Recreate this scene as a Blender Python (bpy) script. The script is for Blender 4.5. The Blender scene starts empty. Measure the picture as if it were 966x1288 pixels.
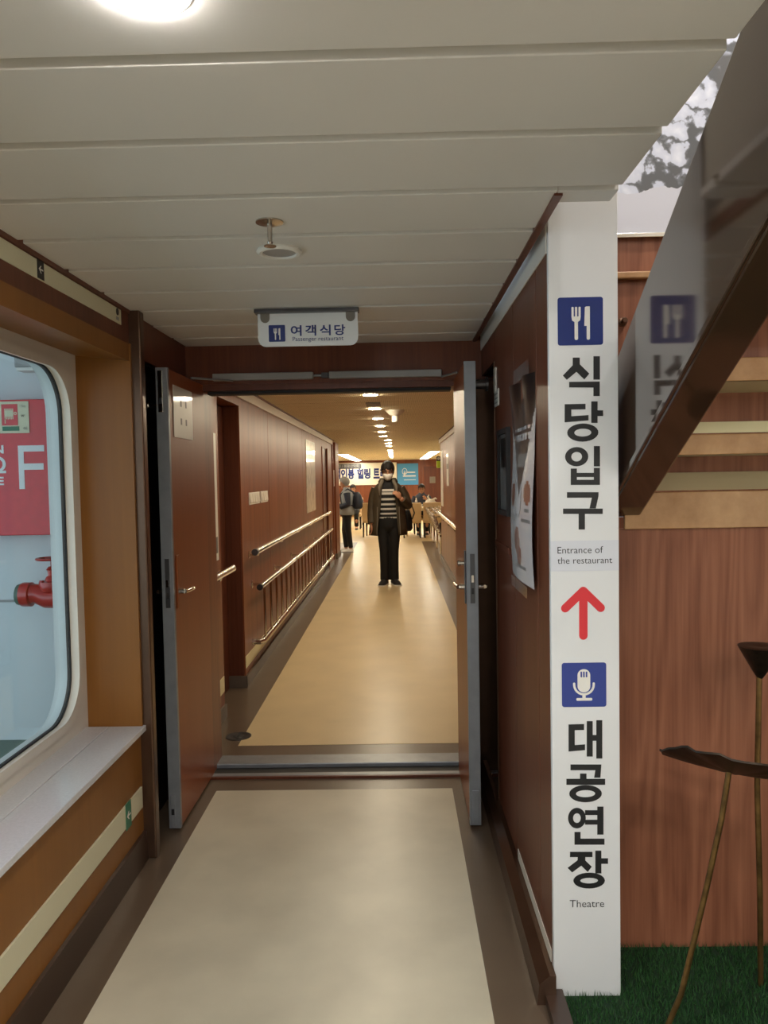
import bpy, bmesh, math, random
from mathutils import Vector, Matrix
import numpy as np

# ------------------------------------------------------------------ camera, world, exposure
scene = bpy.context.scene
C = scene.collection
random.seed(7)
PI = math.pi

def camera_matrix(yaw, pitch, roll, loc):
    cy, sy, cp, sp = math.cos(yaw), math.sin(yaw), math.cos(pitch), math.sin(pitch)
    f = Vector((sy*cp, cy*cp, sp)); r = Vector((cy, -sy, 0)); u = r.cross(f)
    c, s = math.cos(roll), math.sin(roll)
    right = c*r + s*u; up = -s*r + c*u
    m = Matrix((right, up, -f)).transposed().to_4x4()
    m.translation = loc
    return m

cam_data = bpy.data.cameras.new('camera')
cam = bpy.data.objects.new('camera', cam_data)
C.objects.link(cam)
cam.matrix_world = camera_matrix(-0.01669757, -0.04517515, -0.01807787, Vector((0, 0, 1.51)))
cam_data.sensor_fit = 'AUTO'
cam_data.sensor_width = 36.0
cam_data.lens = 967.0/1288.0*36.0
cam_data.clip_start = 0.05
cam_data.clip_end = 200
scene.camera = cam

world = bpy.data.worlds.new('daylight')
scene.world = world
world.use_nodes = True
world.node_tree.nodes['Background'].inputs[0].default_value = (0.72, 0.88, 1.0, 1)
world.node_tree.nodes['Background'].inputs[1].default_value = 1.35

scene.view_settings.view_transform = 'Standard'
scene.view_settings.look = 'None'
scene.view_settings.gamma = 1.0
scene.view_settings.use_curve_mapping = False
scene.view_settings.exposure = 0.7

FOYER_LAMP = 170.0      # emission strength of the foyer downlights
CORRIDOR_LAMP = 185.0
STAIR_FILL = 130.0  # strength of the unseen lamps added above the stairwell
LINEAR_LAMP = 20.0

# ------------------------------------------------------------------ materials
def srgb(r, g, b):
    def f(v):
        v /= 255.0
        return v/12.92 if v <= 0.04045 else ((v+0.055)/1.055)**2.4
    return (f(r), f(g), f(b), 1.0)

MATS = {}
def base_mat(name):
    m = bpy.data.materials.new(name)
    m.use_nodes = True
    MATS[name] = m
    nt = m.node_tree
    return m, nt, nt.nodes['Principled BSDF']

def plain(name, col, rough=0.5, metal=0.0, coat=0.0, var=0.0, scale=8.0, bump=0.0, spec=0.5):
    m, nt, p = base_mat(name)
    p.inputs['Base Color'].default_value = col
    p.inputs['Roughness'].default_value = rough
    p.inputs['Metallic'].default_value = metal
    p.inputs['Coat Weight'].default_value = coat
    p.inputs['Coat Roughness'].default_value = 0.08
    p.inputs['Specular IOR Level'].default_value = spec
    if var > 0 or bump > 0:
        g = nt.nodes.new('ShaderNodeNewGeometry')
        n = nt.nodes.new('ShaderNodeTexNoise')
        n.inputs['Scale'].default_value = scale
        n.inputs['Detail'].default_value = 5
        nt.links.new(g.outputs['Position'], n.inputs['Vector'])
        if var > 0:
            r = nt.nodes.new('ShaderNodeValToRGB')
            r.color_ramp.elements[0].position = 0.3
            r.color_ramp.elements[1].position = 0.7
            r.color_ramp.elements[0].color = [max(0, c*(1-var)) for c in col[:3]]+[1]
            r.color_ramp.elements[1].color = [min(1, c*(1+var)) for c in col[:3]]+[1]
            nt.links.new(n.outputs['Fac'], r.inputs['Fac'])
            nt.links.new(r.outputs['Color'], p.inputs['Base Color'])
        if bump > 0:
            b = nt.nodes.new('ShaderNodeBump')
            b.inputs['Strength'].default_value = bump
            b.inputs['Distance'].default_value = 0.01
            nt.links.new(n.outputs['Fac'], b.inputs['Height'])
            nt.links.new(b.outputs['Normal'], p.inputs['Normal'])
    return m

def wood(name, c1, c2, rough=0.35, coat=0.0, fine=60.0, stretch=0.03, rings=0.0):
    m, nt, p = base_mat(name)
    N, L = nt.nodes, nt.links
    g = N.new('ShaderNodeNewGeometry')
    mp = N.new('ShaderNodeMapping'); mp.inputs['Scale'].default_value = (fine, fine, fine*stretch)
    L.new(g.outputs['Position'], mp.inputs['Vector'])
    n1 = N.new('ShaderNodeTexNoise'); n1.inputs['Scale'].default_value = 1.0; n1.inputs['Detail'].default_value = 6
    n1.inputs['Roughness'].default_value = 0.65
    L.new(mp.outputs['Vector'], n1.inputs['Vector'])
    mp2 = N.new('ShaderNodeMapping'); mp2.inputs['Scale'].default_value = (7, 7, 0.35)
    L.new(g.outputs['Position'], mp2.inputs['Vector'])
    n2 = N.new('ShaderNodeTexNoise'); n2.inputs['Scale'].default_value = 1.0; n2.inputs['Detail'].default_value = 3
    L.new(mp2.outputs['Vector'], n2.inputs['Vector'])
    mix = N.new('ShaderNodeMix'); mix.data_type = 'FLOAT'; mix.inputs[0].default_value = 0.45
    L.new(n1.outputs['Fac'], mix.inputs[2]); L.new(n2.outputs['Fac'], mix.inputs[3])
    val = mix.outputs[0]
    if rings > 0:
        mp3 = N.new('ShaderNodeMapping'); mp3.inputs['Scale'].default_value = (4.5, 4.5, 0.55)
        L.new(g.outputs['Position'], mp3.inputs['Vector'])
        n3 = N.new('ShaderNodeTexNoise'); n3.inputs['Scale'].default_value = 1.0; n3.inputs['Detail'].default_value = 1.5
        L.new(mp3.outputs['Vector'], n3.inputs['Vector'])
        mu = N.new('ShaderNodeMath'); mu.operation = 'MULTIPLY'; mu.inputs[1].default_value = 26.0
        L.new(n3.outputs['Fac'], mu.inputs[0])
        fr = N.new('ShaderNodeMath'); fr.operation = 'PINGPONG'; fr.inputs[1].default_value = 1.0
        L.new(mu.outputs[0], fr.inputs[0])
        mix2 = N.new('ShaderNodeMix'); mix2.data_type = 'FLOAT'; mix2.inputs[0].default_value = rings
        L.new(val, mix2.inputs[2]); L.new(fr.outputs[0], mix2.inputs[3])
        val = mix2.outputs[0]
    r = N.new('ShaderNodeValToRGB')
    r.color_ramp.elements[0].position = 0.32; r.color_ramp.elements[1].position = 0.68
    r.color_ramp.elements[0].color = c1; r.color_ramp.elements[1].color = c2
    L.new(val, r.inputs['Fac']); L.new(r.outputs['Color'], p.inputs['Base Color'])
    p.inputs['Roughness'].default_value = rough
    p.inputs['Coat Weight'].default_value = coat
    p.inputs['Coat Roughness'].default_value = 0.15
    p.inputs['Specular IOR Level'].default_value = 0.32
    return m

def emit(name, col, strength):
    m, nt, p = base_mat(name)
    p.inputs['Base Color'].default_value = (0.9, 0.9, 0.9, 1)
    p.inputs['Emission Color'].default_value = col
    p.inputs['Emission Strength'].default_value = strength
    return m

wood('wood_red', srgb(100, 52, 30), srgb(144, 82, 50), 0.38, 0.0)
wood('wood_dark', srgb(82, 43, 28), srgb(114, 64, 44), 0.38, 0.0)
wood('wood_header', srgb(88, 44, 26), srgb(120, 64, 38), 0.4, 0.1)
wood('wood_stair', srgb(114, 68, 48), srgb(164, 108, 80), 0.4, 0.0, 55.0, 0.025, 0.13)
wood('wood_orange', srgb(134, 68, 30), srgb(146, 76, 36), 0.36, 0.0, 30.0)
wood('wood_ochre', srgb(128, 82, 34), srgb(142, 93, 42), 0.38, 0.0, 25.0)
wood('wood_board', srgb(156, 112, 72), srgb(208, 166, 120), 0.22, 0.3, 9.0, 0.9)
plain('brown_soffit', srgb(176, 158, 120), 0.5)
plain('brown_metal', srgb(98, 74, 58), 0.3, 0.75, 0.0, 0.08, 14)
plain('gloss_brown', srgb(60, 42, 30), 0.10, 0.0, 0.6)
plain('dark_base', srgb(62, 44, 34), 0.35, 0, 0.2)
plain('grey_base', srgb(104, 92, 80), 0.4, 0, 0.1)
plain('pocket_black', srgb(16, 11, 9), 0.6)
plain('cream_floor', srgb(214, 192, 148), 0.34, 0, 0.0, 0.05, 3.0, 0.015)
plain('cream_floor_foyer', srgb(206, 198, 175), 0.34, 0, 0.0, 0.09, 3.5, 0.03)
plain('brown_floor', srgb(100, 84, 68), 0.32, 0, 0.0, 0.08, 5.0, 0.02)
plain('ceiling_white', srgb(220, 215, 206), 0.55, 0, 0, 0.0, 90, 0.02)
plain('groove', srgb(186, 180, 166), 0.6)
plain('sign_white', srgb(222, 223, 222), 0.35)
plain('pale_strip', srgb(214, 208, 176), 0.45)
plain('yellow_strip', srgb(226, 216, 172), 0.45)
plain('white_plastic', srgb(228, 225, 216), 0.4)
plain('frame_cream', srgb(222, 214, 200), 0.35)
plain('quartz', srgb(214, 214, 216), 0.18, 0, 0.2, 0.05, 120)
plain('steel', srgb(138, 141, 145), 0.4, 0.45, 0, 0.08, 18)
plain('steel_dark', srgb(92, 92, 94), 0.35, 0.8)
plain('chrome', srgb(215, 212, 205), 0.13, 1.0)
plain('black', srgb(20, 20, 22), 0.5)
plain('rubber', srgb(28, 28, 30), 0.7)
plain('print_black', srgb(26, 27, 28), 0.5)
plain('print_navy', srgb(20, 42, 110), 0.35)
plain('print_blue', srgb(44, 62, 138), 0.35)
plain('print_red', srgb(214, 48, 56), 0.4)
plain('print_grey', srgb(212, 214, 220), 0.4)
plain('safety_green', srgb(18, 110, 80), 0.4)
plain('paper', srgb(214, 210, 200), 0.35, 0, 0.3)
plain('paper_text', srgb(120, 118, 116), 0.5)
plain('fire_red', srgb(206, 30, 44), 0.35, 0, 0.2, 0.08, 25)
plain('valve_red', srgb(176, 34, 34), 0.3, 0, 0.3)
plain('bulkhead', srgb(206, 212, 214), 0.45, 0, 0, 0.03, 3)
plain('deck_green', srgb(70, 100, 88), 0.6)
plain('lotus_metal', srgb(48, 38, 28), 0.38, 0.7, 0, 0.5, 30)
plain('lotus_stem', srgb(120, 92, 52), 0.35, 0.75, 0, 0.45, 22)
plain('turf_base', srgb(22, 50, 26), 0.9)
plain('turf', srgb(38, 82, 34), 0.7, 0, 0, 0.35, 60)
plain('chair_beige', srgb(206, 176, 134), 0.55)
plain('chair_leg', srgb(34, 24, 20), 0.4)
plain('table_white', srgb(226, 214, 188), 0.3)
plain('skin', srgb(190, 138, 108), 0.5)
plain('hair', srgb(26, 22, 20), 0.65, 0, 0, 0.4, 60, 0.6)
plain('hair_grey', srgb(150, 148, 145), 0.6)
plain('mask_white', srgb(236, 234, 230), 0.6)
plain('parka', srgb(66, 56, 40), 0.7, 0, 0, 0.12, 20)
plain('parka_lining', srgb(120, 112, 98), 0.8)
plain('knit_black', srgb(18, 18, 20), 0.8)
plain('knit_white', srgb(206, 203, 196), 0.8)
plain('trouser_black', srgb(14, 14, 16), 0.75)
plain('shoe_dark', srgb(44, 44, 46), 0.6)
plain('shoe_white', srgb(230, 228, 222), 0.5)
plain('jacket_grey', srgb(150, 154, 156), 0.7)
plain('pack_navy', srgb(36, 44, 60), 0.6)
plain('jacket_navy', srgb(52, 58, 78), 0.7)
plain('banner_white', srgb(236, 230, 214), 0.5)
plain('banner_blue', srgb(70, 150, 205), 0.5)
plain('bottle_blue', srgb(60, 80, 140), 0.3)
plain('lime', srgb(190, 214, 40), 0.4)
plain('poster_black', srgb(24, 23, 25), 0.3, 0, 0.0)
plain('poster_white', srgb(212, 212, 214), 0.25, 0, 0.6)
plain('poster_photo', srgb(134, 92, 76), 0.3, 0, 0.6)
plain('poster_beige', srgb(206, 198, 178), 0.3, 0, 0.5, 0.35, 9)
plain('pearl_grey', srgb(150, 150, 148), 0.4)
plain('cork', srgb(120, 112, 100), 0.5)
plain('sprinkler_metal', srgb(180, 170, 158), 0.25, 0.9)
plain('eye_dark', srgb(24, 18, 16), 0.3)
plain('lip', srgb(150, 88, 76), 0.5)
emit('lamp_foyer', (1.0, 0.98, 0.965, 1), FOYER_LAMP)
emit('lamp_corridor', (1.0, 0.86, 0.62, 1), CORRIDOR_LAMP)
emit('lamp_stair', (1.0, 0.96, 0.93, 1), STAIR_FILL)
emit('lamp_linear', (1.0, 0.92, 0.74, 1), LINEAR_LAMP)

def make_glass():
    m, nt, p = base_mat('window_glass')
    nt.nodes.remove(p)
    out = nt.nodes['Material Output']
    tr = nt.nodes.new('ShaderNodeBsdfTransparent'); tr.inputs[0].default_value = (0.93, 0.97, 0.97, 1)
    gl = nt.nodes.new('ShaderNodeBsdfGlossy'); gl.inputs['Roughness'].default_value = 0.02
    fr = nt.nodes.new('ShaderNodeFresnel')
    gg = nt.nodes.new('ShaderNodeNewGeometry')          # the exit face of the pane uses the inverse index
    mr = nt.nodes.new('ShaderNodeMapRange'); mr.inputs['To Min'].default_value = 1.35; mr.inputs['To Max'].default_value = 1/1.35
    nt.links.new(gg.outputs['Backfacing'], mr.inputs['Value']); nt.links.new(mr.outputs['Result'], fr.inputs['IOR'])
    mx = nt.nodes.new('ShaderNodeMixShader')
    nt.links.new(fr.outputs[0], mx.inputs[0]); nt.links.new(tr.outputs[0], mx.inputs[1]); nt.links.new(gl.outputs[0], mx.inputs[2])
    nt.links.new(mx.outputs[0], out.inputs['Surface'])
    m2, nt, p = base_mat('clear_film')
    nt.nodes.remove(p)
    out = nt.nodes['Material Output']
    tr = nt.nodes.new('ShaderNodeBsdfTransparent')
    gl = nt.nodes.new('ShaderNodeBsdfGlossy'); gl.inputs['Roughness'].default_value = 0.12
    mx = nt.nodes.new('ShaderNodeMixShader'); mx.inputs[0].default_value = 0.22
    nt.links.new(tr.outputs[0], mx.inputs[1]); nt.links.new(gl.outputs[0], mx.inputs[2])
    nt.links.new(mx.outputs[0], out.inputs['Surface'])
make_glass()

def make_perforated():
    # narrow beige ceiling strips with rows of tiny holes
    m, nt, p = base_mat('ceiling_perforated')
    N, L = nt.nodes, nt.links
    g = N.new('ShaderNodeNewGeometry')
    mp = N.new('ShaderNodeMapping'); mp.inputs['Scale'].default_value = (60, 60, 0)
    L.new(g.outputs['Position'], mp.inputs['Vector'])
    v = N.new('ShaderNodeTexVoronoi'); v.inputs['Scale'].default_value = 1.0; v.inputs['Randomness'].default_value = 0.0
    L.new(mp.outputs['Vector'], v.inputs['Vector'])
    r = N.new('ShaderNodeValToRGB')
    r.color_ramp.elements[0].position = 0.14; r.color_ramp.elements[1].position = 0.22
    r.color_ramp.elements[0].color = srgb(130, 112, 80); r.color_ramp.elements[1].color = srgb(228, 214, 182)
    L.new(v.outputs['Distance'], r.inputs['Fac']); L.new(r.outputs['Color'], p.inputs['Base Color'])
    p.inputs['Roughness'].default_value = 0.6
make_perforated()

def make_mural():
    # printed snow scene: rounded snow clumps on dark branches above a white snow field
    m, nt, p = base_mat('mural_print')
    N, L = nt.nodes, nt.links
    g = N.new('ShaderNodeNewGeometry')
    n = N.new('ShaderNodeTexNoise'); n.inputs['Scale'].default_value = 9.0; n.inputs['Detail'].default_value = 6
    L.new(g.outputs['Position'], n.inputs['Vector'])
    ad = N.new('ShaderNodeMixRGB'); ad.blend_type = 'ADD'; ad.inputs[0].default_value = 0.2
    L.new(g.outputs['Position'], ad.inputs[1]); L.new(n.outputs['Color'], ad.inputs[2])
    v = N.new('ShaderNodeTexVoronoi'); v.inputs['Scale'].default_value = 11.0; v.inputs['Randomness'].default_value = 0.9
    L.new(ad.outputs[0], v.inputs['Vector'])
    r = N.new('ShaderNodeValToRGB')
    e = r.color_ramp.elements
    e[0].position = 0.0; e[0].color = srgb(236, 240, 250)
    e[1].position = 0.60; e[1].color = srgb(92, 94, 96)
    a = e.new(0.47); a.color = srgb(206, 212, 228)
    b = e.new(0.52); b.color = srgb(126, 130, 138)
    L.new(v.outputs['Distance'], r.inputs['Fac'])
    n2 = N.new('ShaderNodeTexNoise'); n2.inputs['Scale'].default_value = 2.6; n2.inputs['Detail'].default_value = 4
    L.new(g.outputs['Position'], n2.inputs['Vector'])
    r2 = N.new('ShaderNodeValToRGB'); r2.color_ramp.elements[0].position = 0.36; r2.color_ramp.elements[1].position = 0.42
    L.new(n2.outputs['Fac'], r2.inputs['Fac'])
    mixd = N.new('ShaderNodeMixRGB'); mixd.inputs[1].default_value = srgb(96, 96, 96)
    L.new(r2.outputs['Color'], mixd.inputs[0]); L.new(r.outputs['Color'], mixd.inputs[2])
    s = N.new('ShaderNodeSeparateXYZ'); L.new(g.outputs['Position'], s.inputs[0])
    add2 = N.new('ShaderNodeMath'); add2.operation = 'MULTIPLY_ADD'; add2.inputs[1].default_value = 0.12
    L.new(n.outputs['Fac'], add2.inputs[0]); L.new(s.outputs['Z'], add2.inputs[2])
    th = N.new('ShaderNodeMath'); th.operation = 'LESS_THAN'; th.inputs[1].default_value = 2.745
    L.new(add2.outputs[0], th.inputs[0])
    mx = N.new('ShaderNodeMixRGB'); mx.inputs[2].default_value = srgb(214, 216, 226)
    L.new(th.outputs[0], mx.inputs[0]); L.new(mixd.outputs[0], mx.inputs[1])
    L.new(mx.outputs[0], p.inputs['Base Color'])
    p.inputs['Roughness'].default_value = 0.45
make_mural()

# ------------------------------------------------------------------ mesh builder
def ring_pts(c, rx, ry, n=16, a0=0.0, a1=2*PI, ang=0.0):
    full = abs(a1-a0-2*PI) < 1e-6
    out = []
    for i in range(n):
        a = a0+(a1-a0)*i/(n if full else n-1)
        x, y = rx*math.cos(a), ry*math.sin(a)
        out.append(Vector((c[0]+x*math.cos(ang)-y*math.sin(ang), c[1]+x*math.sin(ang)+y*math.cos(ang), c[2])))
    return out

class MB:
    def __init__(self):
        self.v = []; self.f = []; self.m = []; self.cur = 0
    def add(self, pts, faces):
        o = len(self.v)
        self.v += [Vector(p) for p in pts]
        for f in faces:
            self.f.append([o+i for i in f]); self.m.append(self.cur)
        return self
    def box(self, x0, x1, y0, y1, z0, z1):
        p = [(x0,y0,z0),(x1,y0,z0),(x1,y1,z0),(x0,y1,z0),(x0,y0,z1),(x1,y0,z1),(x1,y1,z1),(x0,y1,z1)]
        return self.add(p, [(3,2,1,0),(4,5,6,7),(0,1,5,4),(1,2,6,5),(2,3,7,6),(3,0,4,7)])
    def loft(self, rings, close=True, cap=True):
        n = len(rings[0]); pts = [p for r in rings for p in r]; fs = []
        for i in range(len(rings)-1):
            for j in range(n if close else n-1):
                k = (j+1) % n
                fs.append((i*n+j, i*n+k, (i+1)*n+k, (i+1)*n+j))
        if cap and close:
            fs.append(tuple(range(n-1, -1, -1))); fs.append(tuple((len(rings)-1)*n+i for i in range(n)))
        return self.add(pts, fs)
    def tube(self, path, r, n=10, cap=True):
        path = [Vector(p) for p in path]
        rr = r if isinstance(r, (list, tuple)) else [r]*len(path)
        rings = []
        t0 = (path[1]-path[0]).normalized()
        up = Vector((0,0,1)) if abs(t0.z) < 0.9 else Vector((1,0,0))
        a = t0.cross(up).normalized()
        for i, p in enumerate(path):
            if i == 0: t = path[1]-path[0]
            elif i == len(path)-1: t = path[-1]-path[-2]
            else: t = (path[i+1]-path[i]).normalized()+(path[i]-path[i-1]).normalized()
            t.normalize()
            a = (a-t*a.dot(t)).normalized(); b = t.cross(a)
            rings.append([p+(a*math.cos(2*PI*k/n)+b*math.sin(2*PI*k/n))*rr[i] for k in range(n)])
        return self.loft(rings, True, cap)
    def lathe(self, prof, c, n=24, axis='z'):
        # prof: list of (radius, height)
        rings = []
        for r, h in prof:
            ring = []
            for k in range(n):
                a = 2*PI*k/n
                p = (r*math.cos(a), r*math.sin(a), h)
                if axis == 'x': p = (h, r*math.cos(a), r*math.sin(a))
                if axis == 'y': p = (r*math.sin(a), h, r*math.cos(a))
                ring.append(Vector((c[0]+p[0], c[1]+p[1], c[2]+p[2])))
            rings.append(ring)
        return self.loft(rings)
    def ell(self, c, r, n=14, m=9, rot=None):
        rings = []
        for i in range(1, m):
            t = PI*i/m
            ring = []
            for k in range(n):
                a = 2*PI*k/n
                q = Vector((r[0]*math.sin(t)*math.cos(a), r[1]*math.sin(t)*math.sin(a), -r[2]*math.cos(t)))
                if rot: q = rot @ q
                ring.append(Vector(c)+q)
            rings.append(ring)
        return self.loft(rings)
    def prism(self, poly, plane, d0, d1):
        # poly: 2D points; plane 'xz' (depth along y), 'yz' (depth along x), 'xy' (depth along z)
        n = len(poly)
        def P(u, w, d):
            return {'xz': (u, d, w), 'yz': (d, u, w), 'xy': (u, w, d)}[plane]
        pts = [P(u, w, d0) for u, w in poly]+[P(u, w, d1) for u, w in poly]
        fs = [tuple(range(n)), tuple(range(2*n-1, n-1, -1))]
        for i in range(n):
            k = (i+1) % n
            fs.append((i, n+i, n+k, k))
        return self.add(pts, fs)
    def annulus(self, cx, cz, rx, rz, ix, iz, plane, d0, d1, n=28):
        def P(u, w, d):
            return {'xz': (u, d, w), 'yz': (d, u, w), 'xy': (u, w, d)}[plane]
        pts = []
        for d in (d0, d1):
            for a_, b_ in ((rx, rz), (ix, iz)):
                for k in range(n):
                    t = 2*PI*k/n
                    pts.append(P(cx+a_*math.cos(t), cz+b_*math.sin(t), d))
        fs = []
        for k in range(n):
            j = (k+1) % n
            fs += [(k, j, n+j, n+k), (2*n+j, 2*n+k, 3*n+k, 3*n+j), (k, 2*n+k, 2*n+j, j), (n+j, 3*n+j, 3*n+k, n+k)]
        return self.add(pts, fs)
    def mesh(self, name):
        me = bpy.data.meshes.new(name)
        me.from_pydata([tuple(v) for v in self.v], [], self.f)
        me.polygons.foreach_set('material_index', self.m)
        bm = bmesh.new(); bm.from_mesh(me)
        bmesh.ops.recalc_face_normals(bm, faces=bm.faces)
        bm.to_mesh(me); bm.free()
        return me
    def build(self, name, mat, parent=None, smooth=False, bevel=0.0, origin=True, remesh=0.0, solid=0.0):
        off = Vector((0, 0, 0))
        if parent is not None:
            off = world_loc(parent)
        elif origin and self.v:
            lo = Vector([min(v[i] for v in self.v) for i in range(3)]); hi = Vector([max(v[i] for v in self.v) for i in range(3)])
            off = Vector(((lo.x+hi.x)/2, (lo.y+hi.y)/2, lo.z))
        self.v = [v-off for v in self.v]
        me = self.mesh(name)
        mats = mat if isinstance(mat, (list, tuple)) else [mat]
        for mm in mats: me.materials.append(MATS[mm])
        o = bpy.data.objects.new(name, me); C.objects.link(o)
        if parent is None: o.location = off
        else: o.parent = parent
        if remesh > 0:
            md = o.modifiers.new('union', 'REMESH'); md.mode = 'VOXEL'; md.voxel_size = remesh; md.use_smooth_shade = True
            ms = o.modifiers.new('soften', 'SMOOTH'); ms.iterations = 4; ms.factor = 0.5
            bpy.context.view_layer.update()
            dg = bpy.context.evaluated_depsgraph_get()
            nm = bpy.data.meshes.new_from_object(o.evaluated_get(dg))
            o.modifiers.clear(); o.data = nm
            smooth = True
        if smooth:
            o.data.polygons.foreach_set('use_smooth', [True]*len(o.data.polygons))
            if smooth == 'angle':
                o.data.set_sharp_from_angle(angle=math.radians(40))
        if solid:
            md = o.modifiers.new('thickness', 'SOLIDIFY'); md.thickness = solid; md.offset = 0
        if bevel > 0:
            md = o.modifiers.new('bevel', 'BEVEL'); md.width = bevel; md.segments = 2; md.limit_method = 'ANGLE'
        return o

def world_loc(o):
    p = Vector((0, 0, 0))
    while o is not None:
        p = p+o.location; o = o.parent
    return p

def tag(o, label=None, cat=None, group=None, kind=None):
    if label: o['label'] = label
    if cat: o['category'] = cat
    if group: o['group'] = group
    if kind: o['kind'] = kind
    return o
def thing(name, label, cat, loc=(0,0,0), group=None):
    o = bpy.data.objects.new(name, None); C.objects.link(o)
    o.location = loc; o.empty_display_size = 0.1
    return tag(o, label, cat, group)
def struct(o, label=None):
    o['kind'] = 'structure'
    if label: o['label'] = label
    return o
def box(name, mat, b, parent=None, bevel=0.0):
    return MB().box(*b).build(name, mat, parent, bevel=bevel)
def dup(root, loc, rotz, label, group=None):
    r = root.copy(); C.objects.link(r); r.location = loc; r.rotation_euler = (0, 0, rotz); r['label'] = label
    if group: r['group'] = group
    for ch in list(root.children):
        c = ch.copy(); C.objects.link(c); c.parent = r
        for g in ch.children:
            d = g.copy(); C.objects.link(d); d.parent = c
    return r

def text_mesh(name, body, mat, plane, at, width, parent, depth=0.0008, bold=0.0, height=None, flip=False):
    """flat lettering; 'at' is the world position of its lower left corner; fitted to width (and height)"""
    cu = bpy.data.curves.new(name, 'FONT'); cu.body = body; cu.size = 1.0; cu.offset = bold; cu.extrude = 0.0
    cu.resolution_u = 3
    o = bpy.data.objects.new(name, cu); C.objects.link(o)
    bpy.context.view_layer.update()
    me = bpy.data.meshes.new_from_object(o.evaluated_get(bpy.context.evaluated_depsgraph_get()))
    bpy.data.objects.remove(o); bpy.data.curves.remove(cu)
    co = [v.co.copy() for v in me.vertices]
    x0 = min(c.x for c in co); x1 = max(c.x for c in co); y0 = min(c.y for c in co); y1 = max(c.y for c in co)
    sx = width/(x1-x0); sy = sx if height is None else height/(y1-y0)
    pl = world_loc(parent)
    for v, c in zip(me.vertices, co):
        u = (c.x-x0)*sx; w = (c.y-y0)*sy
        if plane == 'xz': p = Vector((u, 0, w))            # read looking along +y
        elif plane == 'yz+': p = Vector((0, u, w))         # read looking along -x
        else: p = Vector((0, -u, w))                       # 'yz-': read looking along +x
        v.co = p+Vector(at)-pl
    me.materials.clear(); me.materials.append(MATS[mat])
    t = bpy.data.objects.new(name, me); C.objects.link(t); t.parent = parent
    return t

def rrect(u0, u1, w0, w1, r, n=5):
    p = []
    for cx, cw, a in ((u1-r, w1-r, 0), (u0+r, w1-r, PI/2), (u0+r, w0+r, PI), (u1-r, w0+r, 1.5*PI)):
        for k in range(n+1):
            t = a+PI/2*k/n
            p.append((cx+r*math.cos(t), cw+r*math.sin(t)))
    return p

# ------------------------------------------------------------------ the setting: foyer
CEIL = 2.175
XL, XR = -1.03, 0.43          # foyer wall planes
YB = -3.6                     # back of the foyer, behind the camera
YD = 3.85                     # plane of the double door

floor = struct(box('floor', 'brown_floor', (-1.35, 2.6, YB, 3.80, -0.12, 0.0)), 'brown vinyl floor border around the pale inlay')
box('cream_inlay', 'cream_floor_foyer', (-0.90, 0.245, YB+0.3, 3.66, 0.0, 0.0015), floor)

corr_floor = struct(box('floor_corridor', 'brown_floor', (-1.6, 0.95, 4.08, 17.9, -0.12, 0.0)), 'brown vinyl border of the corridor floor')
box('cream_inlay', 'cream_floor', (-0.925, 0.567, 4.29, 17.9, 0.0, 0.0015), corr_floor)
struct(box('floor_restaurant', 'cream_floor', (-8.0, 8.0, 17.9, 30.2, -0.12, 0.0015)), 'pale glossy restaurant floor')
struct(box('floor_side', 'cream_floor', (-8.0, -1.6, 13.4, 17.9, -0.12, 0.0015)), 'pale floor beyond the corridor end wall')
struct(box('floor_counter', 'cream_floor', (0.95, 8.0, 13.9, 17.9, -0.12, 0.0015)), 'pale floor under the tray rail')

# foyer ceiling: separate panels with recessed joints
ceil = struct(MB().box(-1.06, 0.40, YB, YD, CEIL+0.022, CEIL+0.06).box(0.40, 0.53, YB, 1.92, CEIL+0.022, CEIL+0.06).build('ceiling', 'groove'),
              'grey backing of the panelled foyer ceiling')
lines = [1.241+0.2965*k for k in range(-16, 10)]
for k in range(len(lines)-1):
    y0, y1 = lines[k], lines[k+1]
    if y0 < YB: continue
    w = 0.015
    xr = 0.535 if y1 < 1.9 else 0.392
    xl = -1.034 - (0.004 if k % 2 else 0.0)
    y1c = min(y1-w, YD)
    MB().box(xl, xr, y0+w, y1c, CEIL, CEIL+0.024).build('ceiling_panel', 'ceiling_white', ceil, bevel=0.0025)
MB().box(0.393, 0.535, 1.850, 1.925, CEIL, CEIL+0.024).build('ceiling_panel', 'ceiling_white', ceil, bevel=0.0025)
# edge mouldings
struct(box('trim_1', 'wood_dark', (-1.06, -1.022, 0.2, 3.0, CEIL-0.014, CEIL+0.03)), 'dark red moulding along the ceiling edge above the window')
struct(box('trim_2', 'wood_dark', (0.386, 0.406, 1.86, YD, CEIL-0.006, CEIL+0.03)), 'dark moulding along the ceiling edge by the signpost wall')

# left window wall
wl = MB()
wl.box(-1.30, XL, YB, 3.0, -0.05, 0.02)
wl.box(-1.30, XL-0.004, YB, 3.0, 0.0, 0.515)
wall_left = struct(wl.build('wall_left', 'wood_ochre'), 'ochre wood panelling under the window')
struct(MB().box(-1.30, XL, YB, 3.0, 2.045, 2.30).build('wall_left_upper', 'wood_dark'), 'dark red wood band above the window')
struct(MB().box(-1.30, XL, YB, -3.0, 0.515, 2.045).box(-1.30, XL, -0.2, 0.2, 0.515, 2.045).build('wall_left_near', 'wood_red'), 'wood wall beside the viewer')
bb = struct(MB().prism([(-1.06, 0.0), (-1.018, 0.0), (-1.022, 0.115), (-1.06, 0.122)], 'xz', YB, 3.0).build('baseboard_left', 'dark_base'), 'dark brown skirting under the window wall')
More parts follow.
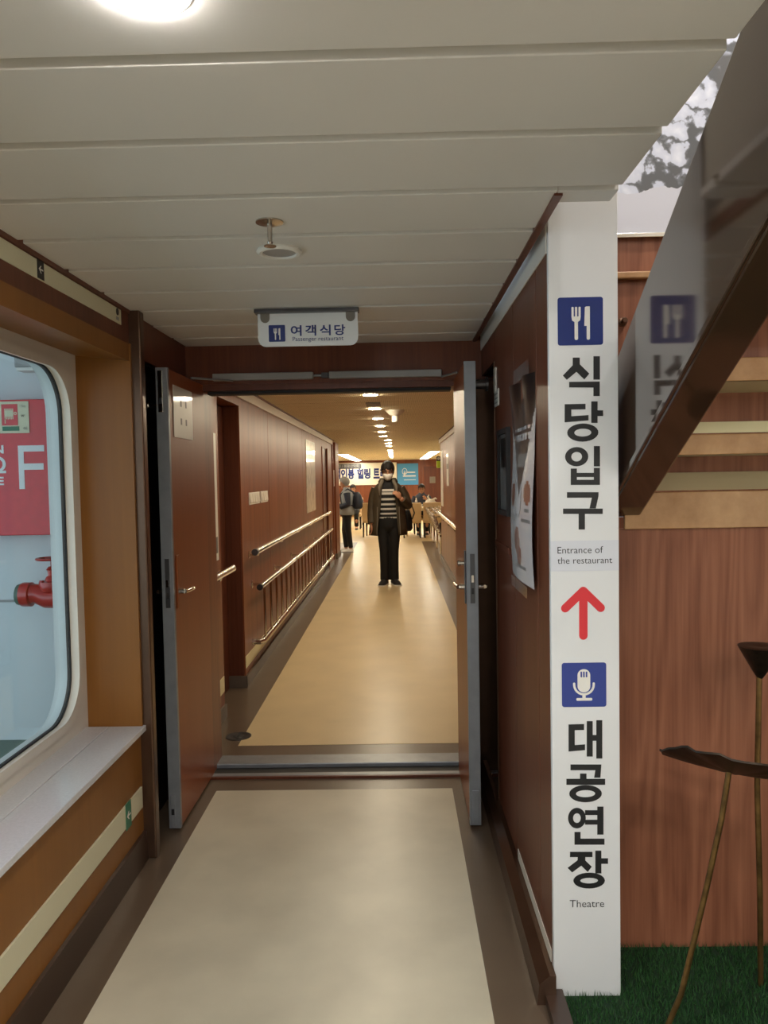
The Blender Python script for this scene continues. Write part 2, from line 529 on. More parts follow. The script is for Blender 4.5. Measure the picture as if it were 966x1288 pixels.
# window reveal: head and far jamb
head = struct(MB().prism([(-1.027, 1.978), (-1.027, 2.044), (-1.30, 2.044), (-1.30, 2.0), (-1.245, 2.004)], 'xz', 0.2, 2.99).build('trim_3', 'wood_ochre'), 'ochre head lining of the window recess')
struct(box('trim_4', 'wood_ochre', (-1.26, -1.022, 2.985, 3.02, 0.53, 2.045)), 'ochre wood jamb of the window recess')
struct(box('trim_5', 'wood_ochre', (-1.26, -1.03, 0.18, 0.2, 0.53, 2.045)), 'near jamb of the window recess')
sill = thing('window_sill', 'white speckled stone sill under the window', 'window sill', (-1.13, 1.6, 0.52))
MB().box(-1.25, -1.012, 0.2, 3.055, 0.520, 0.543).build('slab', 'quartz', sill, bevel=0.003)
MB().box(-1.25, -1.15, 0.2, 2.97, 0.543, 0.549).build('upstand', 'quartz', sill, bevel=0.002)

# window 1: rounded frame, gasket, pane, outer coaming
def frame_ring(o_poly, i_poly, d0, d1):
    m = MB(); n = len(o_poly)
    pts = []
    for d in (d0, d1):
        pts += [(d, u, w) for u, w in o_poly]+[(d, u, w) for u, w in i_poly]
    fs = []
    for k in range(n):
        j = (k+1) % n
        fs += [(k, j, n+j, n+k), (2*n+j, 2*n+k, 3*n+k, 3*n+j), (k, 2*n+k, 2*n+j, j), (n+j, 3*n+j, 3*n+k, n+k)]
    return m.add(pts, fs)
W0, W1 = 0.35, 2.93
win = tag(bpy.data.objects.new('window_1', None), 'large window with rounded corners looking onto the outer deck', kind='structure')
C.objects.link(win); win.location = (-1.25, 1.6, 0.55)
N_ = 10
frame_ring(rrect(0.2, 3.0, 0.545, 2.01, 0.005, N_), rrect(W0, W1-0.02, 0.615, 1.94, 0.17, N_), -1.262, -1.236).build('window_frame', 'frame_cream', win, smooth='angle')
frame_ring(rrect(W0-0.02, W1, 0.595, 1.96, 0.18, N_), rrect(W0+0.012, W1-0.032, 0.627, 1.928, 0.165, N_), -1.236, -1.226).build('inner_bead', 'frame_cream', win, smooth='angle')
frame_ring(rrect(W0-0.01, W1-0.01, 0.605, 1.95, 0.18, N_), rrect(W0+0.006, W1-0.03, 0.621, 1.934, 0.168, N_), -1.275, -1.262).build('gasket', 'rubber', win, smooth='angle')
MB().prism(rrect(W0-0.01, W1-0.015, 0.61, 1.945, 0.17, N_), 'yz', -1.268, -1.264).build('pane', 'window_glass', win)
frame_ring(rrect(-0.15, 3.4, 0.2, 2.3, 0.005, N_), rrect(W0-0.01, W1-0.01, 0.60, 1.955, 0.18, N_), -1.33, -1.275).build('outer_coaming', 'bulkhead', win, smooth='angle')

win_added = tag(bpy.data.objects.new('window_2', None), 'second window with rounded corners beside the viewer', kind='structure')  # out of view; added to bring more daylight into the foyer
C.objects.link(win_added); win_added.location = (-1.25, -1.6, 0.55)
frame_ring(rrect(-3.0, -0.2, 0.51, 2.05, 0.005, N_), rrect(-2.9, -0.3, 0.615, 1.94, 0.17, N_), -1.30, -1.236).build('window_frame', 'frame_cream', win_added, smooth='angle')
MB().prism(rrect(-2.91, -0.29, 0.61, 1.945, 0.17, N_), 'yz', -1.268, -1.264).build('pane', 'window_glass', win_added)
# photoluminescent strips on the left wall
def strip(name, label, b, mat='pale_strip'):
    return tag(box(name, mat, b, bevel=0.001), label, 'strip')
strip('luminous_strip', 'pale luminous strip low on the ochre wall under the window', (XL-0.004, XL+0.004, YB, 2.975, 0.222, 0.305))
strip('luminous_strip', 'pale luminous strip high above the window, under the ceiling', (XL-0.002, XL+0.003, 0.0, 2.915, 2.102, 2.158))

def arrow_sign(label, x, y0, y1, z0, z1, mat, cat='sign'):
    t = thing('arrow_sign', label, cat, (x, (y0+y1)/2, z0))
    MB().box(x, x+0.002, y0, y1, z0, z1).build('plate', mat, t)
    cy, cz, s = (y0+y1)/2, (z0+z1)/2, min(y1-y0, z1-z0)*0.34
    # arrow points towards the viewer's left (towards smaller y)
    m = MB().prism([(cy-s, cz), (cy-0.1*s, cz+0.8*s), (cy+0.2*s, cz+0.8*s), (cy-0.35*s, cz+0.16*s), (cy+s, cz+0.16*s),
                    (cy+s, cz-0.16*s), (cy-0.35*s, cz-0.16*s), (cy+0.2*s, cz-0.8*s), (cy-0.1*s, cz-0.8*s)], 'yz', x+0.002, x+0.0026)
    m.build('arrow', 'white_plastic', t)
arrow_sign('green arrow sign on the low luminous strip by the brown jamb', XL+0.004, 2.785, 2.84, 0.213, 0.312, 'safety_green')
arrow_sign('small black arrow plate on the strip above the window', XL+0.003, 2.235, 2.275, 2.105, 2.16, 'print_black')
t = thing('exit_sticker', 'tiny dark round pictogram at the end of the upper strip', 'sticker', (XL+0.003, 2.875, 2.11))
MB().lathe([(0.013, 0), (0.013, 0.0015)], (XL+0.003, 2.875, 2.143), 16, 'x').build('disc', 'print_black', t)
MB().box(XL+0.003, XL+0.004, 2.862, 2.888, 2.112, 2.124).build('caption', 'pearl_grey', t)

# dark jamb post and the door pocket behind it
post = struct(box('trim_6', 'brown_metal', (-1.052, -0.985, 3.0, 3.05, 0.0, CEIL), bevel=0.006), 'brown metal post between window wall and door')
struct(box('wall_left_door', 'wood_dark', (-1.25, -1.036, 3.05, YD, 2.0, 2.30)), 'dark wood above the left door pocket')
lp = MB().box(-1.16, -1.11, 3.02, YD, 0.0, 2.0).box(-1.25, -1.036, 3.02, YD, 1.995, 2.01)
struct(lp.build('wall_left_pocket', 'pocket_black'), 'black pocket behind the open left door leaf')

# header above the double door
struct(box('wall_header', 'wood_header', (-1.25, 0.62, YD-0.02, YD+0.18, 1.985, 2.32)), 'dark wood header over the double door')
df = tag(bpy.data.objects.new('door_frame', None), kind='structure', label='dark door frame of the double door')
C.objects.link(df); df.location = (-0.3, 3.9, 0)
box('head_rail', 'wood_dark', (-0.98, 0.31, YD-0.01, YD+0.15, 1.955, 1.99), df)
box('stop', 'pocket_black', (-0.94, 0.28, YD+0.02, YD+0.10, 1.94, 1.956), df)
box('jamb', 'wood_red', (-1.25, -0.965, YD+0.01, YD+0.22, 0.0, 1.99), df)
box('jamb', 'brown_metal', (0.33, 0.62, YD+0.01, YD+0.22, 0.0, 1.99), df)
# threshold
th = tag(bpy.data.objects.new('threshold', None), kind='structure', label='steel threshold between foyer and corridor')
C.objects.link(th); th.location = (-0.3, 3.95, 0)
MB().box(-1.25, 0.60, 3.80, 3.815, -0.05, 0.012).build('edge_strip', 'wood_dark', th)
MB().box(-1.25, 0.60, 3.815, 3.855, -0.05, 0.014).build('front_bar', 'steel', th, bevel=0.006)
MB().box(-1.25, 0.60, 3.855, 3.95, -0.05, 0.002).build('slot', 'pocket_black', th)
MB().box(-1.25, 0.60, 3.95, 4.08, -0.05, 0.024).build('back_plate', 'steel', th, bevel=0.006)

# foyer right wall, built of wood panels on a core
wr = struct(MB().box(XR+0.012, 0.60, 2.19, 3.34, 0.0, 2.62).box(0.575, 0.60, 3.34, YD+0.05, 0, 2.62).box(XR+0.012, 0.60, 3.34, YD+0.05, 2.0, 2.62)
            .build('wall_right', 'pocket_black'), 'core of the wood wall between the door and the signpost')
for y0, y1 in ((2.18, 2.352), (2.356, 2.806), (2.812, 3.335)):
    box('wall_panel', 'wood_dark', (XR, XR+0.012, y0, y1, 0.0, 2.6), wr, bevel=0.002)
box('wall_panel', 'wood_dark', (XR, XR+0.012, 3.337, YD, 2.0, 2.6), wr)
MB().box(XR-0.006, XR, 2.93, 3.335, 1.205, 1.232).build('moulding', 'wood_dark', wr, bevel=0.002)
box('edge_bead', 'brown_metal', (XR-0.003, XR+0.004, 3.335, 3.343, 0.06, 2.0), wr)
struct(MB().prism([(0.375, 0.0), (0.43, 0.0), (0.43, 0.085), (0.412, 0.085), (0.382, 0.06)], 'xz', 2.13, 3.8).build('baseboard_right', 'brown_metal'), 'brown coved skirting along the right wall')
strip('luminous_strip', 'pale luminous strip at the top of the right wall', (XR-0.004, XR, 2.18, YD-0.02, 2.125, 2.245), 'frame_cream')
strip('luminous_strip', 'short pale strip low on the right wall beside the signpost', (XR-0.003, XR, 2.19, 2.80, 0.087, 0.125), 'frame_cream')

# foyer behind the camera and the stairwell shell
struct(box('wall_back', 'ceiling_white', (-1.3, 2.75, YB-0.1, YB, 0.0, 4.6)), 'pale wall behind the viewer')
struct(box('wall_stair_side', 'ceiling_white', (2.6, 2.75, YB, 3.4, 0.0, 4.6)), 'pale wall on the far side of the stairs')
struct(box('ceiling_upper', 'ceiling_white', (-1.3, 2.75, YB, 3.4, 4.5, 4.6)), 'ceiling of the upper deck above the stairwell')
struct(box('wall_upper_left', 'ceiling_white', (0.40, 0.44, YB, 3.4, 2.62, 4.5)), 'upper deck wall beside the stairwell')
struct(box('trim_7', 'groove', (0.515, 0.534, YB, 1.92, CEIL+0.024, 2.62)), 'grey edge of the foyer ceiling at the stairwell')
struct(box('trim_8', 'groove', (0.40, 0.534, 1.90, 1.92, CEIL+0.024, 2.62)), 'grey return edge of the foyer ceiling')
struct(box('floor_upper_left', 'groove', (-1.3, 0.44, YB, 3.95, 2.622, 2.66)), 'upper deck over the foyer')  # unseen slab added to stop daylight leaking in above the foyer ceiling
struct(box('floor_upper', 'ceiling_white', (0.40, 0.534, YB, 1.92, 2.60, 2.64)), 'underside edge of the upper deck')
struct(box('ceiling_lobby', 'ceiling_white', (0.535, 2.6, YB, -0.12, 2.62, 2.66)), 'lobby ceiling behind the viewer on the stair side')  # out of view; added with its lamps to brighten the foyer
box('cream_inlay', 'cream_floor_foyer', (0.60, 2.4, YB+0.3, 0.85, 0.0, 0.0015), floor)  # unseen pale floor patch, added to bounce light onto the ceiling
wb = struct(box('wall_stair_back', 'wood_stair', (0.60, 2.6, 3.3, 3.42, 1.2, 4.5)), 'wood back wall of the stairwell')
box('dado_rail', 'wood_board', (0.62, 2.6, 3.27, 3.3, 2.322, 2.352), wb, bevel=0.006)
pan = struct(box('wall_stair_front', 'wood_stair', (0.60, 2.6, 2.388, 2.43, 0.0, 1.336)), 'wood grained panel below the stairs, behind the lotus sculpture')

mural = thing('mural', 'printed mural of snow-laden trees above the stairs', 'mural', (1.6, 3.28, 2.5))
box('print', 'mural_print', (0.62, 2.58, 3.285, 3.298, 2.51, 4.3), mural)
box('bottom_edge', 'chrome', (0.62, 2.58, 3.275, 3.298, 2.492, 2.51), mural, bevel=0.002)
t = thing('wall_hook', 'small metal knob on the wood wall just right of the signpost', 'hook', (0.985, 3.3, 2.14))
MB().lathe([(0.018, 0), (0.018, -0.006), (0.008, -0.008), (0.008, -0.035), (0.013, -0.032), (0.010, -0.042)], (0.968, 3.3, 2.148), 14, 'y').build('knob', 'brown_metal', t, smooth='angle')

# ------------------------------------------------------------------ stairs rising towards the viewer
stairs = thing('staircase', 'staircase with glossy dark brown stringer rising beside the signpost', 'staircase', (1.5, 2.2, 1.336))
def yz_prism(name, poly, x0, x1, mat, parent, bevel=0.0):
    return MB().prism(poly, 'yz', x0, x1).build(name, mat, parent, bevel=bevel)
yz_prism('stringer', [(2.386, 1.372), (2.386, 1.765), (1.479, 2.308), (0.0, 3.18), (0.0, 2.66)], 0.645, 0.75, 'gloss_brown', stairs, 0.006)
yz_prism('stringer_lip', [(2.386, 1.372), (2.386, 1.392), (0.0, 2.68), (0.0, 2.66)], 0.636, 0.645, 'gloss_brown', stairs, 0.002)
yz_prism('stringer', [(2.386, 1.372), (2.386, 1.765), (1.479, 2.308), (0.0, 3.18), (0.0, 2.66)], 2.48, 2.58, 'gloss_brown', stairs, 0.006)
MB().box(0.70, 2.56, 2.372, 2.388, 1.336, 1.449).build('fascia', 'wood_board', stairs, bevel=0.003)
MB().box(0.70, 2.56, 2.378, 2.39, 1.453, 1.508).build('kick_strip', 'brown_soffit', stairs)
MB().box(0.70, 2.56, 2.384, 2.40, 1.508, 1.556).build('riser', 'wood_stair', stairs)
ys, zs, r = 2.386, 1.556, 0.166
for k in range(6):
    yn = ys-0.272
    MB().box(0.745, 2.49, yn, ys+0.012, zs, zs+0.02).build('tread_soffit', 'brown_soffit', stairs)
    MB().box(0.745, 2.49, yn-0.006, yn+0.012, zs, zs+0.055).build('nosing_board', 'wood_board', stairs, bevel=0.003)
    MB().box(0.745, 2.49, yn, yn+0.012, zs+0.055, zs+r).build('riser', 'wood_stair', stairs)
    if k == 0:
        MB().box(0.745, 2.49, yn-0.004, yn, zs+0.058, zs+0.088).build('light_strip', 'yellow_strip', stairs)
    ys, zs = yn, zs+r

# ------------------------------------------------------------------ signpost with lettering
GLYPHS = {
'sik': [[(0.4955,1.8323),(0.5151,1.8319),(0.515,1.8134),(0.5411,1.7873),(0.5273,1.7712),(0.5056,1.7929),(0.4787,1.7711),(0.4678,1.7833),(0.4953,1.8111)],[(0.5528,1.8349),(0.5708,1.8345),(0.5704,1.7698),(0.5524,1.7702)],[(0.4852,1.7655),(0.5699,1.7649),(0.5697,1.7246),(0.5522,1.7249),(0.5523,1.7484),(0.4851,1.7502)]],
'dang': [[(0.4722,1.7041),(0.5302,1.704),(0.5301,1.6887),(0.4907,1.6889),(0.4905,1.6703),(0.5382,1.6727),(0.5381,1.6579),(0.4718,1.6537)],[(0.5461,1.7103),(0.5636,1.7099),(0.5634,1.6853),(0.5787,1.685),(0.5787,1.6692),(0.5633,1.6695),(0.5632,1.6503),(0.5457,1.6507)],('ring',0.522,1.6243,0.0433,0.0252,0.0236,0.0109)],
'ip': [('ring',0.5046,1.5576,0.0323,0.0269,0.0148,0.0132),[(0.5525,1.5864),(0.5695,1.5861),(0.5692,1.5295),(0.5521,1.5298)],[(0.4879,1.5249),(0.5049,1.5246),(0.5046,1.4788),(0.4875,1.4791)],[(0.5521,1.5254),(0.5691,1.5251),(0.5689,1.4777),(0.5518,1.478)],[(0.4878,1.5128),(0.5691,1.5113),(0.569,1.4997),(0.4877,1.5012)],[(0.4876,1.4935),(0.569,1.492),(0.5689,1.4777),(0.4875,1.4791)]],
'gu': [[(0.4769,1.4589),(0.5649,1.4573),(0.5649,1.4479),(0.557,1.4122),(0.5394,1.4125),(0.5461,1.4422),(0.4768,1.4434)],[(0.4656,1.4132),(0.5762,1.4113),(0.5761,1.3963),(0.4655,1.3983)],[(0.509,1.3992),(0.5266,1.3989),(0.5263,1.3534),(0.5087,1.3537)]],
'dae': [[(0.4765,0.8),(0.5205,0.8008),(0.5204,0.7836),(0.494,0.7832),(0.4937,0.7405),(0.5229,0.7422),(0.5228,0.7256),(0.476,0.7221)],[(0.528,0.809),(0.5449,0.8088),(0.5443,0.7067),(0.5274,0.7069)],[(0.555,0.8114),(0.5719,0.8112),(0.5714,0.7009),(0.5544,0.7011)],[(0.5433,0.7688),(0.5562,0.7687),(0.5561,0.7521),(0.5432,0.7523)]],
'gong': [[(0.4811,0.6847),(0.5686,0.6836),(0.5657,0.6456),(0.548,0.6458),(0.5515,0.6672),(0.481,0.6681)],[(0.4693,0.6433),(0.5792,0.642),(0.5791,0.6247),(0.4692,0.6259)],[(0.5081,0.6581),(0.5264,0.6578),(0.5263,0.6405),(0.508,0.6407)],('ring',0.5233,0.5997,0.0462,0.0249,0.0272,0.0104)],
'yeon': [('ring',0.4984,0.529,0.0252,0.0299,0.0109,0.014),[(0.5564,0.5618),(0.574,0.5616),(0.5736,0.4802),(0.5559,0.4803)],[(0.5217,0.5517),(0.5584,0.5513),(0.5583,0.5374),(0.5216,0.5378)],[(0.5215,0.5239),(0.5582,0.5235),(0.5581,0.5096),(0.5214,0.51)],[(0.4913,0.4887),(0.5083,0.4885),(0.5081,0.455),(0.4911,0.4552)],[(0.4912,0.4692),(0.5763,0.4683),(0.5762,0.4508),(0.4911,0.4517)]],
'jang': [[(0.478,0.4309),(0.542,0.4302),(0.5419,0.4149),(0.4779,0.4155)],[(0.4997,0.4167),(0.5215,0.4165),(0.5214,0.4053),(0.5397,0.3869),(0.5281,0.3716),(0.5098,0.39),(0.4837,0.3706),(0.4708,0.3841),(0.4996,0.4062)],[(0.5502,0.4336),(0.5672,0.4335),(0.5669,0.367),(0.5499,0.3672)],[(0.5671,0.4111),(0.5862,0.4109),(0.5861,0.3948),(0.567,0.395)],('ring',0.532,0.3463,0.045,0.0232,0.0252,0.0084)],
}
SY = 2.16
sp = thing('signpost', 'tall white signpost panel with blue pictograms, black Korean letters and red arrow', 'sign', (0.525, SY+0.01, 0))
MB().box(0.43, 0.621, SY, SY+0.022, 0.0, 2.6).build('panel', 'sign_white', sp, bevel=0.0015)
struct(box('wall_right_side', 'sign_white', (0.602, 0.620, SY+0.024, 2.386, 0.0, 2.6)), 'white return side of the signpost wall')
P0 = SY-0.0004
for k, L in GLYPHS.items():
    m = MB()
    for i_, s in enumerate(L):
        dz = P0-0.0005-0.00005*i_
        if s[0] == 'ring': m.annulus(*s[1:], 'xz', P0, dz)
        else: m.prism(s, 'xz', P0, dz)
    m.build('letter', 'print_black', sp)
def fork_knife(parent, x0, x1, z0, z1, y, mat, mat2='white_plastic', name='pictogram'):
    w = x1-x0; h = z1-z0
    pc = MB().prism(rrect(x0, x1, z0, z1, w*0.055), 'xz', y, y-0.0005).build(name, mat, parent)
    X = lambda u: x0+u*w
    Z = lambda v: z0+v*h
    m = MB()
    y1, y2 = y-0.0006, y-0.001
    for a, b in ((0.305, 0.352), (0.383, 0.43), (0.46, 0.507)):
        m.prism(rrect(X(a), X(b), Z(0.57), Z(0.80), w*0.014, 3), 'xz', y1, y2)
    m.prism([(X(0.305), Z(0.6)), (X(0.507), Z(0.6)), (X(0.495), Z(0.52)), (X(0.445), Z(0.485)), (X(0.37), Z(0.485)), (X(0.315), Z(0.52))], 'xz', y1, y2-0.0001)
    m.prism(rrect(X(0.37), X(0.445), Z(0.11), Z(0.52), w*0.03, 3), 'xz', y1, y2-0.0002)
    m.build('fork', mat2, pc)
    m = MB().prism([(X(0.60), Z(0.79)), (X(0.63), Z(0.805)), (X(0.71), Z(0.805)), (X(0.71), Z(0.40)), (X(0.585), Z(0.40))], 'xz', y1, y2)
    m.prism(rrect(X(0.638), X(0.71), Z(0.11), Z(0.46), w*0.03, 3), 'xz', y1, y2-0.0001)
    m.build('knife', mat2, pc)
    return pc
fork_knife(sp, 0.4547, 0.5797, 1.866, 1.9975, P0, 'print_navy')
box('label_band', 'print_grey', (0.4305, 0.6205, P0-0.0003, P0, 1.237, 1.3225), sp)
PT = P0-0.0008
text_mesh('caption', 'Entrance of', 'print_black', 'xz', (0.4492, PT, 1.2868), 0.1272, sp, bold=-0.004)
text_mesh('caption', 'the restaurant', 'print_black', 'xz', (0.4489, PT, 1.2578), 0.153, sp, bold=-0.004)
text_mesh('caption', 'Theatre', 'print_black', 'xz', (0.4762, PT, 0.2684), 0.0983, sp, bold=-0.006)
def stroke(m, a, b, w, y0, y1, plane='xz'):
    a = Vector(a); b = Vector(b); d = (b-a).normalized(); n = Vector((-d.y, d.x)); ang = math.atan2(d.y, d.x)
    poly = []
    for k in range(9):
        t = ang-PI/2+PI*k/8
        poly.append((b.x+w/2*math.cos(t), b.y+w/2*math.sin(t)))
    for k in range(9):
        t = ang+PI/2+PI*k/8
        poly.append((a.x+w/2*math.cos(t), a.y+w/2*math.sin(t)))
    m.prism(poly, plane, y0, y1)
m = MB()
stroke(m, (0.5206, 1.1805), (0.52, 1.0534), 0.0236, P0, P0-0.0005)
stroke(m, (0.5206, 1.1805), (0.4696, 1.1321), 0.0236, P0, P0-0.0006)
stroke(m, (0.5206, 1.1805), (0.5691, 1.1317), 0.0236, P0, P0-0.0007)
m.build('red_arrow', 'print_red', sp)
mic = MB().prism(rrect(0.4585, 0.5837, 0.85, 0.9765, 0.007), 'xz', P0, P0-0.0005).build('pictogram', 'print_blue', sp)
m = MB().prism(rrect(0.5027, 0.5385, 0.8917, 0.958, 0.0175, 8), 'xz', P0-0.0006, P0-0.001)
pts = [(0.5206+0.0275*math.cos(a), 0.9135+0.0275*math.sin(a)) for a in [PI+PI*k/12 for k in range(13)]]
pts = [(pts[0][0], 0.917)]+pts+[(pts[-1][0], 0.917)]
for i_, (a, b) in enumerate(zip(pts, pts[1:])): stroke(m, a, b, 0.0062, P0-0.0006, P0-0.001-0.00004*i_)
m.prism([(0.516, 0.887), (0.5254, 0.887), (0.5254, 0.874), (0.516, 0.874)], 'xz', P0-0.0006, P0-0.00095)
m.prism(rrect(0.499, 0.5438, 0.868, 0.8757, 0.003, 3), 'xz', P0-0.0006, P0-0.001)
m.build('microphone', 'white_plastic', mic)
m = MB()
for x in (0.511, 0.5184, 0.5258): m.prism(rrect(x, x+0.0045, 0.935, 0.9512, 0.001, 2), 'xz', P0-0.0011, P0-0.0013)
m.build('grille_slots', 'print_blue', mic)

# ------------------------------------------------------------------ hanging sign, sprinkler, speaker, lamps of the foyer
hs = thing('hanging_sign', 'white hanging restaurant sign below the ceiling in front of the door', 'sign', (-0.337, 3.05, 2.03))
MB().prism([(-0.534+0.0, 2.163)]+[( -0.534+0.03-0.03*math.cos(t), 2.032+0.03-0.03*math.sin(t)) for t in [PI/2*k/5 for k in range(6)]]
           +[(-0.14-0.03+0.03*math.sin(t), 2.032+0.03-0.03*math.cos(t)) for t in [PI/2*k/5 for k in range(6)]]+[(-0.14, 2.163)], 'xz', 3.048, 3.056).build('board', 'sign_white', hs)
MB().box(-0.545, -0.135, 3.025, 3.075, 2.160, 2.1745).build('ceiling_rail', 'steel_dark', hs, bevel=0.002)
for x in (-0.505, -0.169):
    MB().prism([(x-0.018, 2.166), (x-0.018, 2.142)]+[(x+0.018*math.cos(a), 2.142+0.018*math.sin(a)) for a in [PI+PI*k/8 for k in range(1, 8)]]+[(x+0.018, 2.142), (x+0.018, 2.166)], 'xz', 3.044, 3.048).build('clip', 'cork', hs)
fork_knife(hs, -0.492, -0.427, 2.0505, 2.1155, 3.0475, 'print_navy')
for k_, ch_ in enumerate('여객식당'):
    text_mesh('letter', ch_, 'print_navy', 'xz', (-0.405+0.0573*k_, 3.0465, 2.071), 0.043, hs, bold=0.022, height=0.042)
text_mesh('caption', 'Passenger restaurant', 'print_navy', 'xz', (-0.398, 3.0465, 2.046), 0.20, hs)

def downlight(label, x, y, z, r, mat, group=None, ringm='white_plastic'):
    t = thing('downlight', label, 'ceiling light', (x, y, z), group)
    MB().lathe([(r*1.0, -0.001), (r*1.01, -0.003), (r*1.05, -0.002), (r*1.06, 0.0), (r*1.0, 0.0)], (x, y, z), 28).build('trim_ring', ringm, t, smooth='angle')
    MB().lathe([(r, -0.0005), (r*0.98, -0.0045), (r*0.8, -0.007), (r*0.45, -0.009), (0.004, -0.0095)], (x, y, z), 28).build('diffuser', mat, t, smooth='angle')
    return t
downlight('bright round downlight in the foyer ceiling at the top edge', -0.328, 1.06, CEIL, 0.062, 'lamp_foyer')
for i, (x, y) in enumerate(((-0.328, -0.2), (-0.328, -1.5), (-0.328, -2.8), (0.2, -0.9), (0.2, -2.2))):  # unseen lamps added behind the camera to light the foyer
    downlight(['round foyer downlight just behind the viewer', 'second round foyer downlight behind the viewer', 'round foyer downlight near the back wall',
               'round foyer downlight behind the viewer on the stair side', 'round foyer downlight near the back wall on the stair side'][i], x, y, CEIL, 0.062, 'lamp_foyer')
for i, (x, y) in enumerate(((1.0, -0.45), (1.9, -0.7), (1.2, -2.2))):  # unseen fill lamps added for the stair panel, sign and ceiling
    downlight(['round lobby downlight at the head of the stairs, nearer the foyer', 'round lobby downlight at the head of the stairs, nearer the outer wall', 'round lobby downlight near the back wall'][i], x, y, 2.62, 0.07, 'lamp_foyer')
for i, (x, y) in enumerate(((1.5, 2.4), (1.5, 0.6), (1.5, -1.4))):  # unseen fill lamps added to light the stairwell and mural
    downlight(['round upper deck downlight over the snow mural', 'round upper deck downlight over the middle of the stairs', 'round upper deck downlight far behind the viewer'][i], x, y, 4.5, 0.12, 'lamp_stair')

s = thing('sprinkler', 'small metal sprinkler hanging from the foyer ceiling', 'sprinkler', (-0.316, 2.015, CEIL))
MB().lathe([(0.036, 0.0), (0.036, -0.003), (0.014, -0.009), (0.0125, -0.009)], (-0.316, 2.015, CEIL), 22).build('rose', 'sprinkler_metal', s, smooth='angle')
MB().lathe([(0.007, -0.008), (0.006, -0.05), (0.008, -0.052), (0.005, -0.06)], (-0.316, 2.015, CEIL), 14).build('stem', 'sprinkler_metal', s, smooth='angle')
MB().lathe([(0.004, -0.058), (0.016, -0.061), (0.016, -0.063), (0.004, -0.063)], (-0.316, 2.015, CEIL), 18).build('deflector', 'sprinkler_metal', s, smooth='angle')
s = thing('ceiling_speaker', 'round flush white fitting in the ceiling behind the sprinkler', 'speaker', (-0.329, 2.265, CEIL))
MB().lathe([(0.064, 0.0), (0.066, -0.006), (0.058, -0.012), (0.05, -0.011), (0.048, -0.004)], (-0.329, 2.265, CEIL), 30).build('rim', 'white_plastic', s, smooth='angle')
MB().lathe([(0.049, -0.003), (0.048, -0.006)], (-0.329, 2.265, CEIL), 28).build('grille', 'pearl_grey', s)

# ------------------------------------------------------------------ door leaves
def door_leaf(label, x0, x1, face_x, side):
    """side -1: left leaf (visible face towards +x); side +1: right leaf (visible face towards -x)"""
    y0, y1 = 3.24, 3.86
    t = thing('door_leaf', label, 'door', ((x0+x1)/2, (y0+y1)/2, 0.0))
    MB().box(x0+0.001, x1-0.001, y0+0.006, y1, 0.012, 1.986).build('slab', 'wood_orange', t, bevel=0.002)
    MB().box(x0-0.001, x1+0.001, y0-0.002, y0+0.006, 0.012, 1.988).build('edge_plate', 'steel', t, bevel=0.001)
    fx = face_x
    d = 1 if side < 0 else -1
    MB().box(min(fx, fx+0.0015*d), max(fx, fx+0.0015*d), y0, y0+0.02, 0.012, 1.988).build('edge_fold', 'steel', t)
    zc = 1.075
    xc = (x0+x1)/2
    lk = MB().box(xc-0.010, xc+0.010, y0-0.004, y0-0.002, 0.97, 1.18).build('lock_plate', 'steel_dark', t, bevel=0.001)
    MB().box(xc-0.005, xc+0.005, y0-0.009, y0-0.004, 1.06, 1.09).build('latch', 'chrome', lk)
    MB().box(xc-0.005, xc+0.005, y0-0.005, y0-0.004, 1.01, 1.035).build('bolt_hole', 'black', lk)
    # rose plate and lever on both faces
    for f_, dd in ((fx, d), (x0 if side < 0 else x1, -d)):
        hp = MB().box(min(f_, f_+0.006*dd), max(f_, f_+0.006*dd), y0+0.045, y0+0.08, 0.96, 1.19).build('handle_plate', 'wood_orange' if dd == d and side < 0 else 'steel_dark', t, bevel=0.002)
        MB().lathe([(0.013, 0), (0.012, 0.03*dd)], (f_, y0+0.062, 1.032), 12, 'x').build('handle_neck', 'chrome', hp, smooth='angle')
        ln = 0.11 if dd == d else 0.02
        MB().tube([(f_+0.034*dd, y0+0.055, 1.032), (f_+0.040*dd, y0+0.09, 1.032), (f_+0.040*dd, y0+0.062+ln, 1.030)], 0.009, 10).build('lever', 'chrome', hp, smooth='angle')
        if side > 0 and dd == d:
            MB().lathe([(0.009, 0), (0.009, -0.02), (0.014, -0.022), (0.014, -0.034), (0.006, -0.037)], (f_, y0+0.062, 1.135), 14, 'x').build('thumb_turn', 'chrome', hp, smooth='angle')
    return t
LD = door_leaf('open left door leaf of orange-brown laminate with a taped notice', -1.004, -0.956, -0.956, -1)
MB().box(-0.995, -0.975, 3.232, 3.238, 1.80, 1.975).build('flush_bolt', 'chrome', LD, bevel=0.002)
MB().box(-0.991, -0.979, 3.229, 3.232, 1.835, 1.86).build('bolt_slot', 'black', LD)
MB().box(-0.995, -0.975, 3.232, 3.238, 0.02, 0.16).build('flush_bolt', 'steel', LD, bevel=0.002)
MB().box(-0.991, -0.979, 3.229, 3.232, 0.075, 0.10).build('bolt_slot', 'black', LD)
MB().lathe([(0.012, 0.0), (0.012, -0.05), (0.02, -0.05), (0.02, -0.065)], (-1.006, 3.30, 1.835), 12, 'x').build('door_stop', 'chrome', LD, smooth='angle')
RD = door_leaf('open right door leaf seen edge-on beside the black pocket', 0.292, 0.338, 0.292, 1)
MB().box(0.302, 0.33, 3.234, 3.239, 0.02, 0.165).build('kick_cover', 'steel', RD, bevel=0.002)
MB().lathe([(0.02, 0.0), (0.02, 0.05), (0.03, 0.05), (0.03, 0.06)], (0.339, 3.32, 1.90), 12, 'x').build('door_stop', 'steel_dark', RD, smooth='angle')
